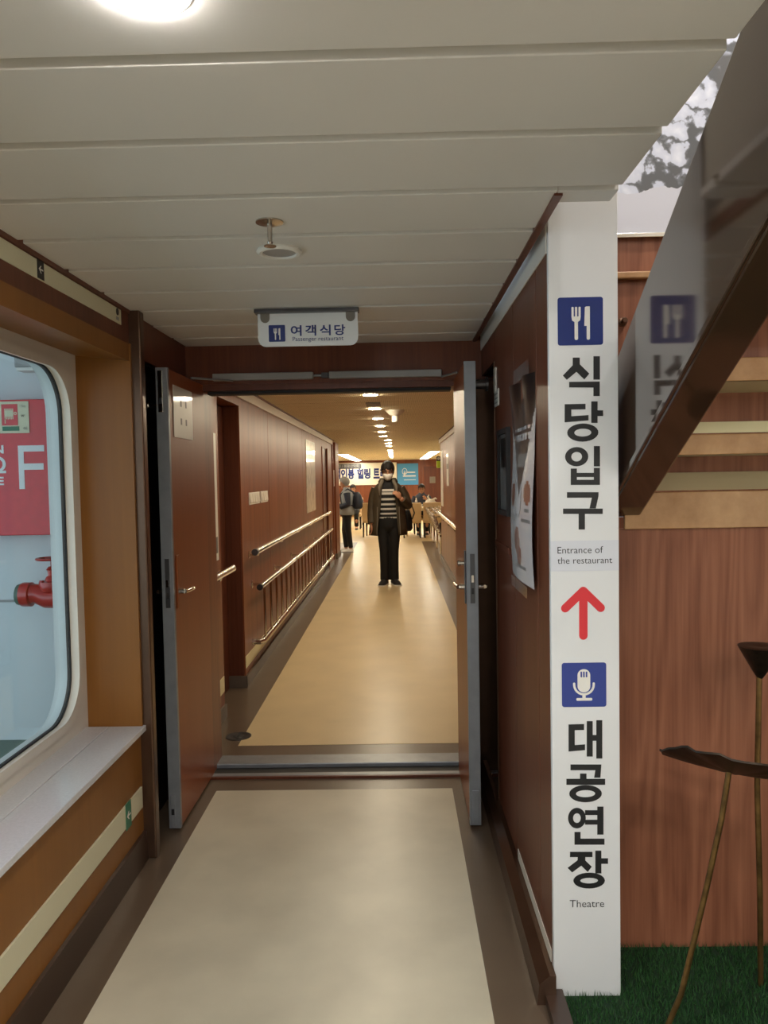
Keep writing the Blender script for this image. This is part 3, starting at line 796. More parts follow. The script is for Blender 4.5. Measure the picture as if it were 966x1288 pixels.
nt = thing('door_notice', 'plastic-sleeved paper notice taped to the left door leaf', 'notice', (-0.952, 3.48, 1.69))
MB().box(-0.9555, -0.9535, 3.315, 3.62, 1.70, 1.925).build('sheet', 'paper', nt)
for (yy, z) in ((3.42, 1.84), (3.50, 1.84), (3.42, 1.76), (3.50, 1.76)):
    MB().box(-0.9536, -0.953, yy, yy+0.02, z, z+0.028).build('writing', 'paper_text', nt)
# door closers on the header
for x0, x1, lab, xa in ((-0.897, -0.40, 'left pale metal door closer bar on the header', -0.955), (-0.322, 0.232, 'right pale metal door closer bar on the header', 0.29)):
    t = thing('door_closer', lab, 'door closer', ((x0+x1)/2, YD-0.04, 2.0))
    MB().box(x0, x1, YD-0.055, YD-0.022, 2.000, 2.034).build('housing', 'pearl_grey', t, bevel=0.004)
    MB().tube([(x1 if xa > 0 else x0+0.1, YD-0.05, 1.998), (xa, 3.62, 1.992)], 0.005, 8).build('arm', 'steel', t)
t = thing('closer_linkage', 'small metal linkage between the two door closers', 'bracket', (-0.36, YD-0.04, 2.01))
MB().box(-0.36, -0.325, YD-0.05, YD-0.022, 2.004, 2.03).build('block', 'steel_dark', t, bevel=0.002)
MB().tube([(-0.40, YD-0.04, 2.017), (-0.36, YD-0.04, 2.017)], 0.006, 8).build('rod', 'steel', t)

# ------------------------------------------------------------------ right wall notices
t = thing('wall_notice', 'small two-part pale notice high on the right wall near the door', 'notice', (XR, 3.28, 1.80))
MB().box(XR-0.006, XR, 3.265, 3.325, 1.862, 1.965).build('holder', 'frame_cream', t, bevel=0.001)
lb = MB().box(XR-0.004, XR, 3.20, 3.325, 1.80, 1.868).build('label', 'paper', t)
for z in (1.812, 1.83, 1.848): MB().box(XR-0.0045, XR-0.004, 3.215, 3.31, z, z+0.005).build('writing_line', 'paper_text', lb)
t = thing('notice_board', 'narrow dark glazed notice frame beside the hanging poster', 'frame', (XR, 3.03, 1.35))
frame_ring([(2.895, 1.353), (3.16, 1.353), (3.16, 1.69), (2.895, 1.69)], [(2.915, 1.373), (3.14, 1.373), (3.14, 1.67), (2.915, 1.67)], XR-0.016, XR).build('frame', 'black', t)
MB().box(XR-0.006, XR, 2.915, 3.14, 1.373, 1.67).build('backing', 'pearl_grey', t)
MB().box(XR-0.0065, XR-0.006, 2.935, 3.12, 1.54, 1.655).build('picture', 'print_black', t)
MB().box(XR-0.0145, XR-0.012, 2.915, 3.14, 1.373, 1.67).build('pane', 'clear_film', t)
# curled poster
t = thing('hanging_poster', 'curled glossy black and white menu poster taped beside the signpost', 'poster', (XR, 2.59, 1.14))
def poster():
    nu, nv = 36, 60
    y0, y1, z0, z1 = 2.365, 2.80, 1.155, 1.825
    m = MB(); pts = []
    def bulge(u, v):
        return 0.010+0.012*math.sin(3.2*u*PI+0.6)*max(0, v-0.72)/0.28+0.010*math.sin(PI*u)*(1-v)+0.006*math.sin(2*PI*v)
    for j in range(nv+1):
        for i in range(nu+1):
            u, v = i/nu, j/nv
            pts.append((XR-bulge(u, v), y1+(y0-y1)*u, z0+(z1-z0)*v))
    fs = []; mi = []
    for j in range(nv):
        for i in range(nu):
            a = j*(nu+1)+i
            fs.append((a, a+1, a+nu+2, a+nu+1))
            u, v = (i+.5)/nu, (j+.5)/nv
            k = 0
            half = 0.5 if v > 0.86 else 0.5*max(0, (v-0.42)/0.40)
            if abs(u-0.46) < half or v > 0.86: k = 1
            if k == 1 and 0.685 < v < 0.765 and 0.16 < u < 0.86:
                gx = int(u*24) % 3; gy = int(v*60) % 3
                k = 0 if (gx != 2 and gy != 2) else 1
            if k == 1 and 0.56 < v < 0.64 and 0.3 < u < 0.72: k = 3
            for (cu, cv, ru, rv) in ((0.14, 0.43, 0.11, 0.06), (0.80, 0.44, 0.13, 0.055), (0.42, 0.20, 0.13, 0.07), (0.52, 0.13, 0.10, 0.05)):
                if ((u-cu)/ru)**2+((v-cv)/rv)**2 < 1: k = 2
            e = ((u-0.44)/0.15)**2+((v-0.40)/0.09)**2
            if 0.72 < e < 1.0: k = 3
            if (0.30 < v < 0.325 and (u < 0.3 or 0.62 < u < 0.95)) or (0.072 < v < 0.09 and 0.3 < u < 0.78) or (0.35 < v < 0.37 and 0.72 < u < 0.9): k = 3
            mi.append(k)
    m.add(pts, fs); m.m = mi
    return m
poster().build('sheet', ['poster_white', 'poster_black', 'poster_photo', 'paper_text'], t, smooth=True)
MB().box(XR-0.012, XR-0.0112, 2.42, 2.72, 1.825, 1.872).build('film_flap', 'clear_film', t)
MB().box(XR-0.024, XR-0.0232, 2.42, 2.75, 1.118, 1.155).build('film_flap', 'clear_film', t)

# ------------------------------------------------------------------ corridor
CXL, CXR = -1.12, 0.80
cw = struct(MB().box(-1.40, CXL-0.012, 5.52, 13.42, 0.0, 2.3).build('wall_corridor_left', 'wood_dark'), 'core of the corridor wall with the handrails')
seams = [5.52, 6.75, 7.98, 9.21, 10.44, 11.62]
for a, b in zip(seams, seams[1:]): box('wall_panel', 'wood_red', (CXL-0.012, CXL, a+0.003, b-0.003, 0.0, 2.2), cw, bevel=0.002)
box('wall_panel', 'wood_red', (CXL-0.012, CXL, 12.45, 13.42, 0.0, 2.2), cw, bevel=0.002)
box('wall_panel', 'wood_red', (CXL-0.012, CXL, 11.62, 12.45, 1.98, 2.2), cw, bevel=0.002)
box('door_recess', 'wood_dark', (CXL-0.014, CXL-0.010, 11.64, 12.43, 0.0, 1.98), cw)
d3 = struct(box('door_3_frame', 'wood_red', (CXL, CXL+0.012, 11.60, 11.66, 0.0, 1.99)), 'wood door jamb far along the left corridor wall')
box('far_jamb', 'wood_red', (CXL, CXL+0.02, 12.40, 12.48, 0.0, 1.99), d3)
struct(box('wall_end', 'wood_red', (-1.24, -1.10, 13.42, 13.50, 0.0, 2.2)), 'wood end post of the left corridor wall')
struct(MB().box(-1.36, -1.125, 14.3, 15.1, 0.0, 2.3).build('wall_pier', 'wood_red'), 'wood pier at the far left end of the corridor')
struct(MB().box(-1.36, -1.115, 14.28, 15.12, 0.0, 0.10).build('baseboard_pier', 'grey_base'), 'grey skirting of the far pier')
# stub wall and door niche near the double door
struct(box('wall_stub', 'wood_red', (-1.40, CXL, YD+0.2, 4.84, 0.0, 2.3)), 'short wood wall just inside the double door')
struct(box('wall_niche', 'wood_dark', (-1.40, -1.262, 4.84, 5.52, 0.0, 2.3)), 'back of the door niche')
ni = struct(box('door_niche', 'wood_dark', (-1.262, -1.236, 4.86, 5.50, 0.0, 2.03)), 'recessed dark door in the corridor niche')
struct(box('wall_niche_head', 'wood_red', (-1.262, CXL, 4.84, 5.52, 2.04, 2.3)), 'wood head of the door niche')
struct(box('baseboard_corridor', 'grey_base', (CXL, CXL+0.014, 5.5, 13.4, 0.0, 0.085)), 'grey skirting of the corridor wall')
struct(box('baseboard_niche', 'grey_base', (-1.236, CXL+0.014, 5.495, 5.52, 0.0, 0.085)), 'grey skirting on the niche return')
struct(box('baseboard_stub', 'grey_base', (CXL, CXL+0.014, YD+0.22, 4.84, 0.0, 0.085)), 'grey skirting of the stub wall')
strip('luminous_strip', 'pale luminous strip low on the corridor wall behind the railing', (CXL, CXL+0.004, 5.53, 11.58, 0.135, 0.222), 'yellow_strip')
strip('luminous_strip', 'short pale luminous strip low on the stub wall', (CXL, CXL+0.004, YD+0.22, 4.83, 0.165, 0.265), 'yellow_strip')
strip('luminous_strip', 'pale luminous strip along the top of the left corridor wall', (CXL, CXL+0.02, YD+0.22, 13.42, 2.095, 2.165), 'frame_cream')
struct(box('trim_9', 'wood_dark', (CXL, CXL+0.035, YD+0.22, 13.42, 2.165, CEIL+0.01)), 'dark gap moulding at the corridor ceiling')

# corridor ceiling: narrow strips as real geometry (too fine to pick apart)
cc = struct(box('ceiling_corridor', 'wood_dark', (-1.4, 1.0, YD+0.18, 14.0, CEIL+0.008, CEIL+0.05)), 'dark backing above the perforated corridor ceiling')
m = MB()
y = YD+0.2
while y < 14.0:
    m.box(CXL+0.03, CXR-0.03, y, y+0.262, CEIL, CEIL+0.008); y += 0.28
o = m.build('ceiling_strips', 'ceiling_perforated', cc); o['kind'] = 'stuff'
cr = struct(box('ceiling_restaurant', 'wood_dark', (-8, 8, 14.0, 30.2, CEIL+0.008, CEIL+0.05)), 'dark backing above the restaurant ceiling strips')
m = MB()
y = 14.0
while y < 30.2:
    m.box(-8, 8, y, y+0.262, CEIL, CEIL+0.008); y += 0.28
o = m.build('ceiling_strips', 'ceiling_perforated', cr); o['kind'] = 'stuff'
struct(box('ceiling_side', 'ceiling_white', (-8.0, -1.4, 13.4, 14.0, CEIL, CEIL+0.05)), 'ceiling over the side area')

# corridor right wall
cwr = struct(MB().box(CXR+0.012, 1.0, YD+0.22, 13.9, 0.0, 2.3).build('wall_corridor_right', 'wood_dark'), 'core of the right corridor wall')
seams = [YD+0.22, 5.3, 6.5, 7.7, 8.9, 10.1, 11.3, 12.5, 13.9]
for a, b in zip(seams, seams[1:]): box('wall_panel', 'wood_red', (CXR, CXR+0.012, a+0.003, b-0.003, 0.0, 2.2), cwr, bevel=0.002)
struct(box('wall_return_right', 'wood_red', (0.58, 1.0, YD+0.2, YD+0.24, 0.0, 2.3)), 'return wall behind the right door jamb')
struct(box('baseboard_corridor_right', 'grey_base', (CXR-0.03, CXR, YD+0.24, 13.9, 0.0, 0.10)), 'grey skirting of the right corridor wall')
strip('luminous_strip', 'pale luminous strip along the top of the right corridor wall', (CXR-0.02, CXR, YD+0.24, 13.9, 2.095, 2.165), 'frame_cream')
t = thing('handrail', 'steel handrail on the right corridor wall behind the door leaf', 'handrail', (CXR-0.06, 10, 0.86))
MB().tube([(CXR-0.06, 5.0, 0.86), (CXR-0.06, 13.75, 0.86)], 0.03, 12).build('rail', 'chrome', t, smooth='angle')
for k in range(8): MB().tube([(CXR-0.06, 5.3+1.17*k, 0.84), (CXR-0.055, 5.3+1.17*k, 0.80), (CXR, 5.3+1.17*k, 0.80)], 0.009, 8).build('bracket', 'chrome', t)
tag(box('notice_strip', 'white_plastic', (CXR-0.006, CXR, 13.15, 13.72, 0.99, 1.95)), 'tall narrow white notice at the far end of the right corridor wall', 'notice')
t = thing('wall_notice', 'small pale notice on the right corridor wall beside the door leaf', 'notice', (CXR, 11.9, 1.36))
box('sheet', 'paper', (CXR-0.005, CXR, 11.7, 12.15, 1.36, 1.86), t)
box('picture', 'paper_text', (CXR-0.006, CXR-0.005, 11.74, 12.11, 1.62, 1.70), t)
t = thing('emergency_light', 'black and lime emergency light at the end of the right corridor wall', 'emergency light', (0.76, 14.0, 1.68))
MB().box(0.735, 0.80, 13.91, 14.0, 1.78, 1.87).build('housing', 'black', t, bevel=0.01)
MB().box(0.735, 0.80, 13.91, 14.0, 1.66, 1.79).build('battery_case', 'lime', t, bevel=0.01)
MB().lathe([(0.02, 0), (0.026, -0.02)], (0.768, 13.91, 1.83), 12, 'y').build('lens', 'white_plastic', t)

# rails on the left corridor wall
XH = CXL+0.08
t = thing('handrail', 'upper steel handrail on the left corridor wall', 'handrail', (XH, 8.7, 0.98))
MB().tube([(XH, 5.58, 0.98), (XH, 11.95, 0.98)], 0.024, 14).build('rail', 'chrome', t, smooth='angle')
MB().lathe([(0.025, 0), (0.026, 0.02), (0.026, 0.05), (0.0245, 0.05)], (XH, 5.57, 0.98), 14, 'y').build('end_cap', 'steel_dark', t, smooth='angle')
for k in range(6):
    yy = 5.75+1.2*k
    br = MB().tube([(XH, yy, 0.965), (XH-0.01, yy, 0.945), (CXL, yy, 0.945)], 0.008, 8).build('bracket', 'chrome', t, smooth='angle')
    MB().lathe([(0.028, 0), (0.028, 0.006), (0.012, 0.008)], (CXL, yy, 0.945), 14, 'x').build('wall_disc', 'chrome', br)
rl = thing('guard_rail', 'low steel guard rail with upright bars along the left corridor wall', 'railing', (XH, 8.95, 0.25))
MB().tube([(XH, 5.74, 0.70), (XH, 12.25, 0.70)], 0.022, 14).build('top_rail', 'chrome', rl, smooth='angle')
MB().tube([(CXL, 5.80, 0.275), (XH-0.02, 5.80, 0.275), (XH, 5.83, 0.275), (XH, 12.3, 0.275)], 0.022, 14).build('bottom_rail', 'chrome', rl, smooth='angle')
MB().lathe([(0.0235, 0), (0.024, 0.015), (0.0235, 0.03)], (XH, 5.73, 0.70), 14, 'y').build('end_cap', 'black', rl)
for k in range(22):
    yy = 5.93+0.3*k
    MB().tube([(XH, yy, 0.275), (XH, yy, 0.70)], 0.009, 8).build('upright_bar', 'chrome', rl, smooth='angle')
for yy in (7.75, 9.8):
    for z in (0.70, 0.275): MB().lathe([(0.0245, 0), (0.0245, 0.03)], (XH, yy, z), 14, 'y').build('joint_sleeve', 'steel_dark', rl)
for k in range(6):
    yy = 5.83+1.1*k
    br = MB().tube([(XH, yy, 0.71), (CXL, yy, 0.71)], 0.011, 8).build('bracket', 'chrome', rl, smooth='angle')
    MB().lathe([(0.03, 0), (0.03, 0.006), (0.013, 0.01)], (CXL, yy, 0.71), 14, 'x').build('wall_disc', 'chrome', br)
t = thing('handrail', 'short steel handrail stub on the wall just inside the left door leaf', 'handrail', (XH, 4.5, 0.95))
MB().tube([(XH, 4.25, 0.955), (XH, 4.80, 0.955)], 0.024, 14).build('rail', 'chrome', t, smooth='angle')
MB().tube([(XH, 4.5, 0.94), (XH-0.01, 4.5, 0.92), (CXL, 4.5, 0.92)], 0.008, 8).build('bracket', 'chrome', t)
# switches, posters
for i, (ya, n, lab) in enumerate(((5.80, 4, 'white block of four wall switches above the left handrail, nearer group'), (6.30, 3, 'white block of three wall switches above the left handrail, farther group'))):
    w = 0.105
    t = thing('switch_block', lab, 'light switch', (CXL, ya+n*w/2, 1.32), None)
    MB().box(CXL, CXL+0.008, ya, ya+n*w+0.01, 1.318, 1.412).build('plate', 'white_plastic', t, bevel=0.002)
    for k in range(n):
        MB().prism([(CXL+0.008, 1.327), (CXL+0.016, 1.335), (CXL+0.009, 1.403), (CXL+0.008, 1.403)], 'xz', ya+0.012+k*w, ya+0.012+k*w+w*0.82).build('rocker', 'frame_cream', t)
tag(box('wall_poster', 'poster_beige', (CXL, CXL+0.006, 9.55, 10.58, 1.08, 2.0)), 'large pale glossy poster on the left corridor wall', 'poster')
t = thing('wall_notice', 'tall narrow white notice beside the door niche', 'notice', (CXL, 4.7, 1.0))
box('sheet', 'white_plastic', (CXL, CXL+0.006, 4.60, 4.76, 1.015, 1.80), t)
box('picture', 'paper_text', (CXL+0.006, CXL+0.007, 4.62, 4.74, 1.06, 1.16), t)
t = thing('wall_notice', 'small white toilet notice on the far left pier', 'notice', (-1.197, 14.28, 1.35))
box('sheet', 'white_plastic', (-1.245, -1.15, 14.275, 14.30, 1.36, 1.66), t)
MB().ell((-1.197, 14.274, 1.60), (0.02, 0.002, 0.03)).box(-1.212, -1.182, 14.272, 14.276, 1.50, 1.575).build('symbol', 'print_black', t)
t = thing('floor_drain', 'round steel floor drain at the cream inlay corner', 'drain', (-0.955, 4.45, 0.0))
MB().lathe([(0.075, 0.0), (0.075, 0.004), (0.062, 0.005), (0.055, 0.003), (0.03, 0.003), (0.028, 0.005), (0.01, 0.005)], (-0.955, 4.45, 0.0), 26).build('cover', 'steel_dark', t, smooth='angle')
MB().box(-0.961, -0.949, 4.40, 4.50, 0.004, 0.006).build('slot', 'rubber', t)
t = thing('smoke_detector', 'white smoke detector on the corridor ceiling right of the lamps', 'smoke detector', (0.0, 7.7, CEIL))
MB().lathe([(0.095, 0.0), (0.095, -0.008), (0.06, -0.045), (0.045, -0.055)], (0.0, 7.7, CEIL), 26).build('base', 'frame_cream', t, smooth='angle')
MB().lathe([(0.034, -0.05), (0.034, -0.11), (0.028, -0.118)], (0.0, 7.7, CEIL), 20).build('sensor', 'white_plastic', t, smooth='angle')
t = thing('ceiling_hatch', 'small beige plate on the corridor ceiling before the second lamp', 'vent', (-0.2, 7.0, CEIL))
MB().box(-0.26, -0.13, 6.85, 7.15, CEIL-0.012, CEIL).build('plate', 'cork', t, bevel=0.003)

ORD = ['first', 'second', 'third', 'fourth', 'fifth', 'sixth', 'seventh', 'eighth', 'ninth', 'tenth', 'eleventh', 'twelfth', 'thirteenth']
for k in range(6):
    downlight('round corridor downlight, %s from the double door' % ORD[k], -0.196, 4.95+1.258*(k+1), CEIL, 0.058, 'lamp_corridor', 'corridor downlights')
downlight('round corridor downlight hidden above the double door header', -0.196, 4.95, CEIL, 0.058, 'lamp_corridor', 'corridor downlights')
for k in range(9):
    downlight('round restaurant downlight, %s beyond the corridor' % ORD[k], -0.14, 13.82+1.34*k+(1.2 if k > 2 else 0), CEIL, 0.058, 'lamp_corridor', 'restaurant downlights')
for side, x in (('left', -1.48), ('right', 1.03)):
    for k in range(7):
        yy = 20.9+1.25*k+(0.9 if side == 'left' else 0)
        if yy > 29.3: continue
        t = thing('linear_light', 'square bright lamp in the %s restaurant row, %s from the corridor' % (side, ORD[k]), 'ceiling light', (x, yy, CEIL), 'square restaurant lamps')
        MB().box(x-0.15, x+0.15, yy-0.42, yy+0.42, CEIL-0.012, CEIL).build('housing', 'white_plastic', t, bevel=0.003)
        MB().box(x-0.13, x+0.13, yy-0.38, yy+0.38, CEIL-0.016, CEIL-0.012).build('diffuser', 'lamp_linear', t)
for i, (x, yy) in enumerate(((-4.5, 17), (4.5, 17), (-4.5, 22), (4.5, 22), (-4.5, 27), (4.5, 27), (-2.6, 15.2), (2.6, 15.2))):
    t = thing('linear_light', 'square lamp over the %s side tables, %s row of the restaurant' % ('left' if x < 0 else 'right', ORD[i//2]), 'ceiling light', (x, yy, CEIL), 'square restaurant lamps')
    MB().box(x-0.3, x+0.3, yy-0.3, yy+0.3, CEIL-0.012, CEIL).build('housing', 'white_plastic', t)
    MB().box(x-0.27, x+0.27, yy-0.27, yy+0.27, CEIL-0.016, CEIL-0.012).build('diffuser', 'lamp_linear', t)

# ------------------------------------------------------------------ restaurant
struct(box('wall_far', 'wood_red', (-8, 8, 30.0, 30.2, 0.0, 2.3)), 'wood back wall of the restaurant')
struct(box('wall_far_left', 'wood_red', (-8.1, -8, 13.4, 30.2, 0.0, 2.3)), 'left wall of the restaurant')
struct(box('wall_far_right', 'wood_red', (8, 8.1, 13.9, 30.2, 0.0, 2.3)), 'right wall of the restaurant')
struct(box('wall_side_near', 'wood_red', (-8.0, -1.4, 13.36, 13.42, 0.0, 2.3)), 'near wall of the side area')
struct(box('wall_counter_near', 'wood_red', (1.0, 8.0, 13.86, 13.9, 0.0, 2.3)), 'near wall of the counter area')
d = tag(bpy.data.objects.new('door_2', None), 'dark wooden door in the restaurant back wall', kind='structure'); C.objects.link(d); d.location = (1.45, 29.98, 0)
box('slab', 'wood_dark', (1.08, 1.85, 29.96, 30.0, 0.0, 1.90), d)
box('frame', 'wood_red', (1.02, 1.08, 29.94, 30.0, 0.0, 1.96), d)
box('frame', 'wood_red', (1.08, 1.91, 29.94, 30.0, 1.90, 1.96), d)
box('paper_notice', 'cork', (1.30, 1.52, 29.95, 29.96, 1.25, 1.50), d)
MB().lathe([(0.03, 0), (0.03, -0.05)], (1.80, 29.96, 1.0), 12, 'y').build('knob', 'chrome', d)
bn = thing('banner', 'long white banner with grey Korean letters on the far restaurant wall', 'banner', (-1.6, 29.95, 1.2))
box('cloth', 'banner_white', (-3.6, 0.02, 29.955, 29.975, 1.22, 2.08), bn)
for ch_, x_ in zip('석인봉힐링트레', (-2.42, -2.15, -1.88, -1.52, -1.25, -0.89, -0.62)):
    text_mesh('letter', ch_, 'print_navy', 'xz', (x_, 29.95, 1.46), 0.25, bn, bold=0.045, height=0.40)
tb = MB().prism(rrect(-2.7, -1.35, 1.86, 2.06, 0.05), 'xz', 29.953, 29.95).build('title_tab', 'steel_dark', bn)
text_mesh('lettering', '트레킹 / 봉황산악회', 'pearl_grey', 'xz', (-2.5, 29.946, 1.91), 1.05, bn, bold=0.02)
bl = thing('banner', 'bright blue square banner beside the white one on the far wall', 'banner', (0.44, 29.95, 1.2))
box('cloth', 'banner_blue', (0.04, 0.86, 29.955, 29.975, 1.20, 2.03), bl)
m = MB()
m.annulus(0.33, 1.72, 0.10, 0.13, 0.08, 0.11, 'xz', 29.953, 29.95)
m.prism([(0.29, 1.60), (0.31, 1.78), (0.33, 1.62), (0.36, 1.76), (0.38, 1.60), (0.35, 1.64), (0.33, 1.56)], 'xz', 29.9515, 29.949)
m.build('emblem', 'sign_white', bl)
for z, h, x0, x1 in ((1.66, 0.09, 0.43, 0.74), (1.52, 0.09, 0.26, 0.76), (1.38, 0.04, 0.30, 0.76)):
    box('print_line', 'sign_white', (x0, x1, 29.951, 29.955, z, z+h*0.5), bl)
pf = thing('picture_frame', 'small framed picture low on the far wall under the banner', 'picture', (-0.48, 29.97, 1.0))
box('frame', 'white_plastic', (-0.72, -0.30, 29.95, 30.0, 0.96, 1.20), pf)
box('print', 'steel_dark', (-0.69, -0.33, 29.945, 29.95, 0.99, 1.17), pf)

def make_chair():
    t = thing('dining_chair', '', 'chair', (0, 0, 0), 'beige restaurant chairs')
    MB().box(-0.23, 0.23, -0.23, 0.22, 0.36, 0.46).build('seat', 'chair_beige', t, bevel=0.03)
    MB().prism([(0.17, 0.40), (0.25, 0.40), (0.31, 0.86), (0.26, 0.88), (0.24, 0.86)], 'yz', -0.23, 0.23).build('backrest', 'chair_beige', t, bevel=0.02)
    for x in (-0.2, 0.2):
        for y, dy in ((-0.2, -0.02), (0.2, 0.05)):
            MB().tube([(x, y, 0.37), (x, y+dy, 0.0)], [0.024, 0.017], 8).build('leg', 'chair_leg', t, smooth='angle')
    return t
# chair faces local -y (its back is at +y)
ch = make_chair()
ch.location = (0.37, 19.12, 0); ch.rotation_euler = (0, 0, PI); ch['label'] = 'beige chair with its back to the viewer, left of two before the white table'
G = 'beige restaurant chairs'
dup(ch, (0.88, 19.12, 0), PI, 'beige chair with its back to the viewer, right of two before the white table', G)
dup(ch, (0.66, 20.35, 0), 0, 'beige chair under the seated man behind the white table', G)
dup(ch, (-0.62, 19.6, 0), PI-0.15, 'beige chair just left of the walking man in the parka', G)
dup(ch, (-1.20, 24.2, 0), 0.35, 'beige chair behind the backpack of the person at left', G)
dup(ch, (-0.62, 25.4, 0), 0.1, 'beige chair under the picture frame, left of the walking man', G)
dup(ch, (0.15, 24.2, 0), 0.1, 'beige chair behind the shoulder of the walking man', G)

def make_table(label, x, y, w, d):
    t = thing('dining_table', label, 'table', (x, y, 0), 'white restaurant tables')
    MB().box(x-w/2, x+w/2, y-d/2, y+d/2, 0.70, 0.735).build('table_top', 'table_white', t, bevel=0.006)
    MB().box(x-w/2+0.05, x+w/2-0.05, y-d/2+0.05, y+d/2-0.05, 0.64, 0.70).build('apron', 'table_white', t)
    for sx in (-1, 1):
        for sy in (-1, 1):
            MB().box(x+sx*(w/2-0.08)-0.03, x+sx*(w/2-0.08)+0.03, y+sy*(d/2-0.08)-0.03, y+sy*(d/2-0.08)+0.03, 0, 0.64).build('leg', 'table_white', t)
    return t
make_table('white table with a bag and bottle before the seated man', 0.66, 19.72, 1.0, 0.62)
make_table('white table behind the person with the backpack', -2.2, 24.0, 0.9, 0.7)
t = thing('water_bottle', 'blue-labelled water bottle on the white table', 'bottle', (0.50, 19.62, 0.735))
MB().lathe([(0.032, 0), (0.034, 0.02), (0.034, 0.16), (0.014, 0.20), (0.014, 0.215)], (0.50, 19.62, 0.735), 16).build('body', 'print_grey', t, smooth='angle')
MB().lathe([(0.035, 0.05), (0.035, 0.13)], (0.50, 19.62, 0.735), 16).build('label_band', 'bottle_blue', t, smooth='angle')
MB().lathe([(0.016, 0.21), (0.016, 0.235)], (0.50, 19.62, 0.735), 12).build('cap', 'white_plastic', t)
for lab, x, y in (('white cup on the table right of the water bottle', 0.62, 19.58), ('white cup on the table left of the water bottle', 0.40, 19.60)):
    t = thing('cup', lab, 'cup', (x, y, 0.735), 'white cups')
    MB().lathe([(0.03, 0), (0.042, 0.075), (0.038, 0.075), (0.028, 0.01)], (x, y, 0.735), 16).build('body', 'white_plastic', t, smooth='angle')
t = thing('plastic_bag', 'crumpled white plastic bag on the white table', 'bag', (0.86, 19.66, 0.735))
m = MB()
rings = []
for j, (z, r_) in enumerate(((0.0, 0.12), (0.05, 0.15), (0.10, 0.14), (0.15, 0.10), (0.19, 0.06))):
    rings.append([Vector((0.86+r_*(1+0.22*math.sin(5*a+j))*math.cos(a), 19.66+0.8*r_*(1+0.2*math.cos(4*a+2*j))*math.sin(a), 0.735+z+0.012*math.sin(3*a+j)*(j > 0))) for a in [2*PI*k/20 for k in range(20)]])
m.loft(rings); m.build('sack', 'white_plastic', t, smooth='angle')
MB().tube([(0.84, 19.66, 0.91), (0.80, 19.66, 0.99), (0.83, 19.66, 1.05)], [0.03, 0.025, 0.008], 7).build('handle', 'white_plastic', t)
MB().tube([(0.90, 19.66, 0.90), (0.99, 19.66, 0.95), (1.03, 19.66, 0.93)], [0.03, 0.025, 0.008], 7).build('handle', 'white_plastic', t)

# stainless tray rail after the right corridor wall
t = thing('tray_rail', 'stainless steel tray rail beyond the right corridor wall', 'tray rail', (0.85, 16.5, 0))
for k, (x, z) in enumerate(((0.70, 0.76), (0.80, 0.78), (0.90, 0.78), (1.0, 0.78))):
    MB().tube([(x, 14.5, z), (x, 18.8, z)], 0.02, 10).build('top_tube', 'chrome', t, smooth='angle')
for k in range(5):
    MB().tube([(0.72+0.025*k, 14.5, 0.68-0.075*k), (0.72+0.025*k, 18.8, 0.68-0.075*k)], 0.018, 10).build('side_tube', 'chrome', t, smooth='angle')
for yy in (14.55, 16.0, 17.4, 18.75):
    MB().tube([(0.83, yy, 0.0), (0.83, yy, 0.40), (0.72, yy, 0.74)], 0.025, 10).build('post', 'chrome', t, smooth='angle')
    MB().tube([(0.70, yy, 0.745), (1.0, yy, 0.745)], 0.014, 8).build('cross_bar', 'chrome', t)
box('end_panel', 'steel', (0.86, 1.04, 14.47, 14.5, 0.0, 0.74), t)

# ------------------------------------------------------------------ outer deck seen through the window
struct(box('wall_deck', 'bulkhead', (-4.2, -1.33, 4.0, 4.1, -0.1, 2.6)), 'pale bulkhead on the outer deck')
struct(box('floor_deck', 'deck_green', (-4.2, -1.33, -3.6, 4.0, -0.12, 0.15)), 'green painted outer deck')
struct(MB().box(-4.2, -1.33, 3.994, 4.0, 0.888, 0.900).build('trim_10', 'pearl_grey'), 'grey weld seam across the outer bulkhead')
struct(box('ceiling_deck', 'bulkhead', (-4.2, -1.33, -2.5, 4.0, 2.5, 2.6)), 'pale deckhead over the outer deck')
fb = thing('fire_box', 'red fire hose box with white letters beyond the window', 'fire box', (-2.0, 3.95, 1.25))
MB().box(-2.75, -1.45, 3.87, 3.999, 1.248, 1.935).build('cabinet', 'fire_red', fb, bevel=0.004)
FY = 3.869
m = MB()
m.prism([(-1.925, 1.483), (-1.925, 1.703), (-1.792, 1.703), (-1.792, 1.672), (-1.897, 1.672), (-1.897, 1.612), (-1.797, 1.612), (-1.797, 1.580), (-1.897, 1.580), (-1.897, 1.483)], 'xz', FY, FY-0.001)
m.build('letter', 'sign_white', fb)
text_mesh('letter', 'N', 'sign_white', 'xz', (-2.05, FY-0.001, 1.665), 0.052, fb, bold=0.03, height=0.042)
text_mesh('letter', 'Ω', 'sign_white', 'xz', (-2.075, FY-0.001, 1.565), 0.085, fb, bold=0.02, height=0.085)
text_mesh('letter', 'E', 'sign_white', 'xz', (-2.045, FY-0.001, 1.505), 0.042, fb, bold=0.03, height=0.042)
hp = thing('hose_sign', 'hose reel safety sign on the red fire box', 'sign', (-1.94, 3.868, 1.77))
MB().box(-2.04, -1.862, FY-0.003, FY-0.0005, 1.766, 1.925).build('plate', 'pale_strip', hp)
HY = FY-0.0035
MB().box(-2.0, -1.918, HY-0.0005, HY, 1.805, 1.912).build('red_field', 'fire_red', hp)
MB().box(-1.998, -1.912, HY-0.0005, HY, 1.778, 1.800).build('green_field', 'safety_green', hp)
m = MB()
for k in range(6): m.box(-1.985+0.008*k, -1.980+0.008*k, HY-0.001, HY-0.0005, 1.835+0.002*(k % 2), 1.89)
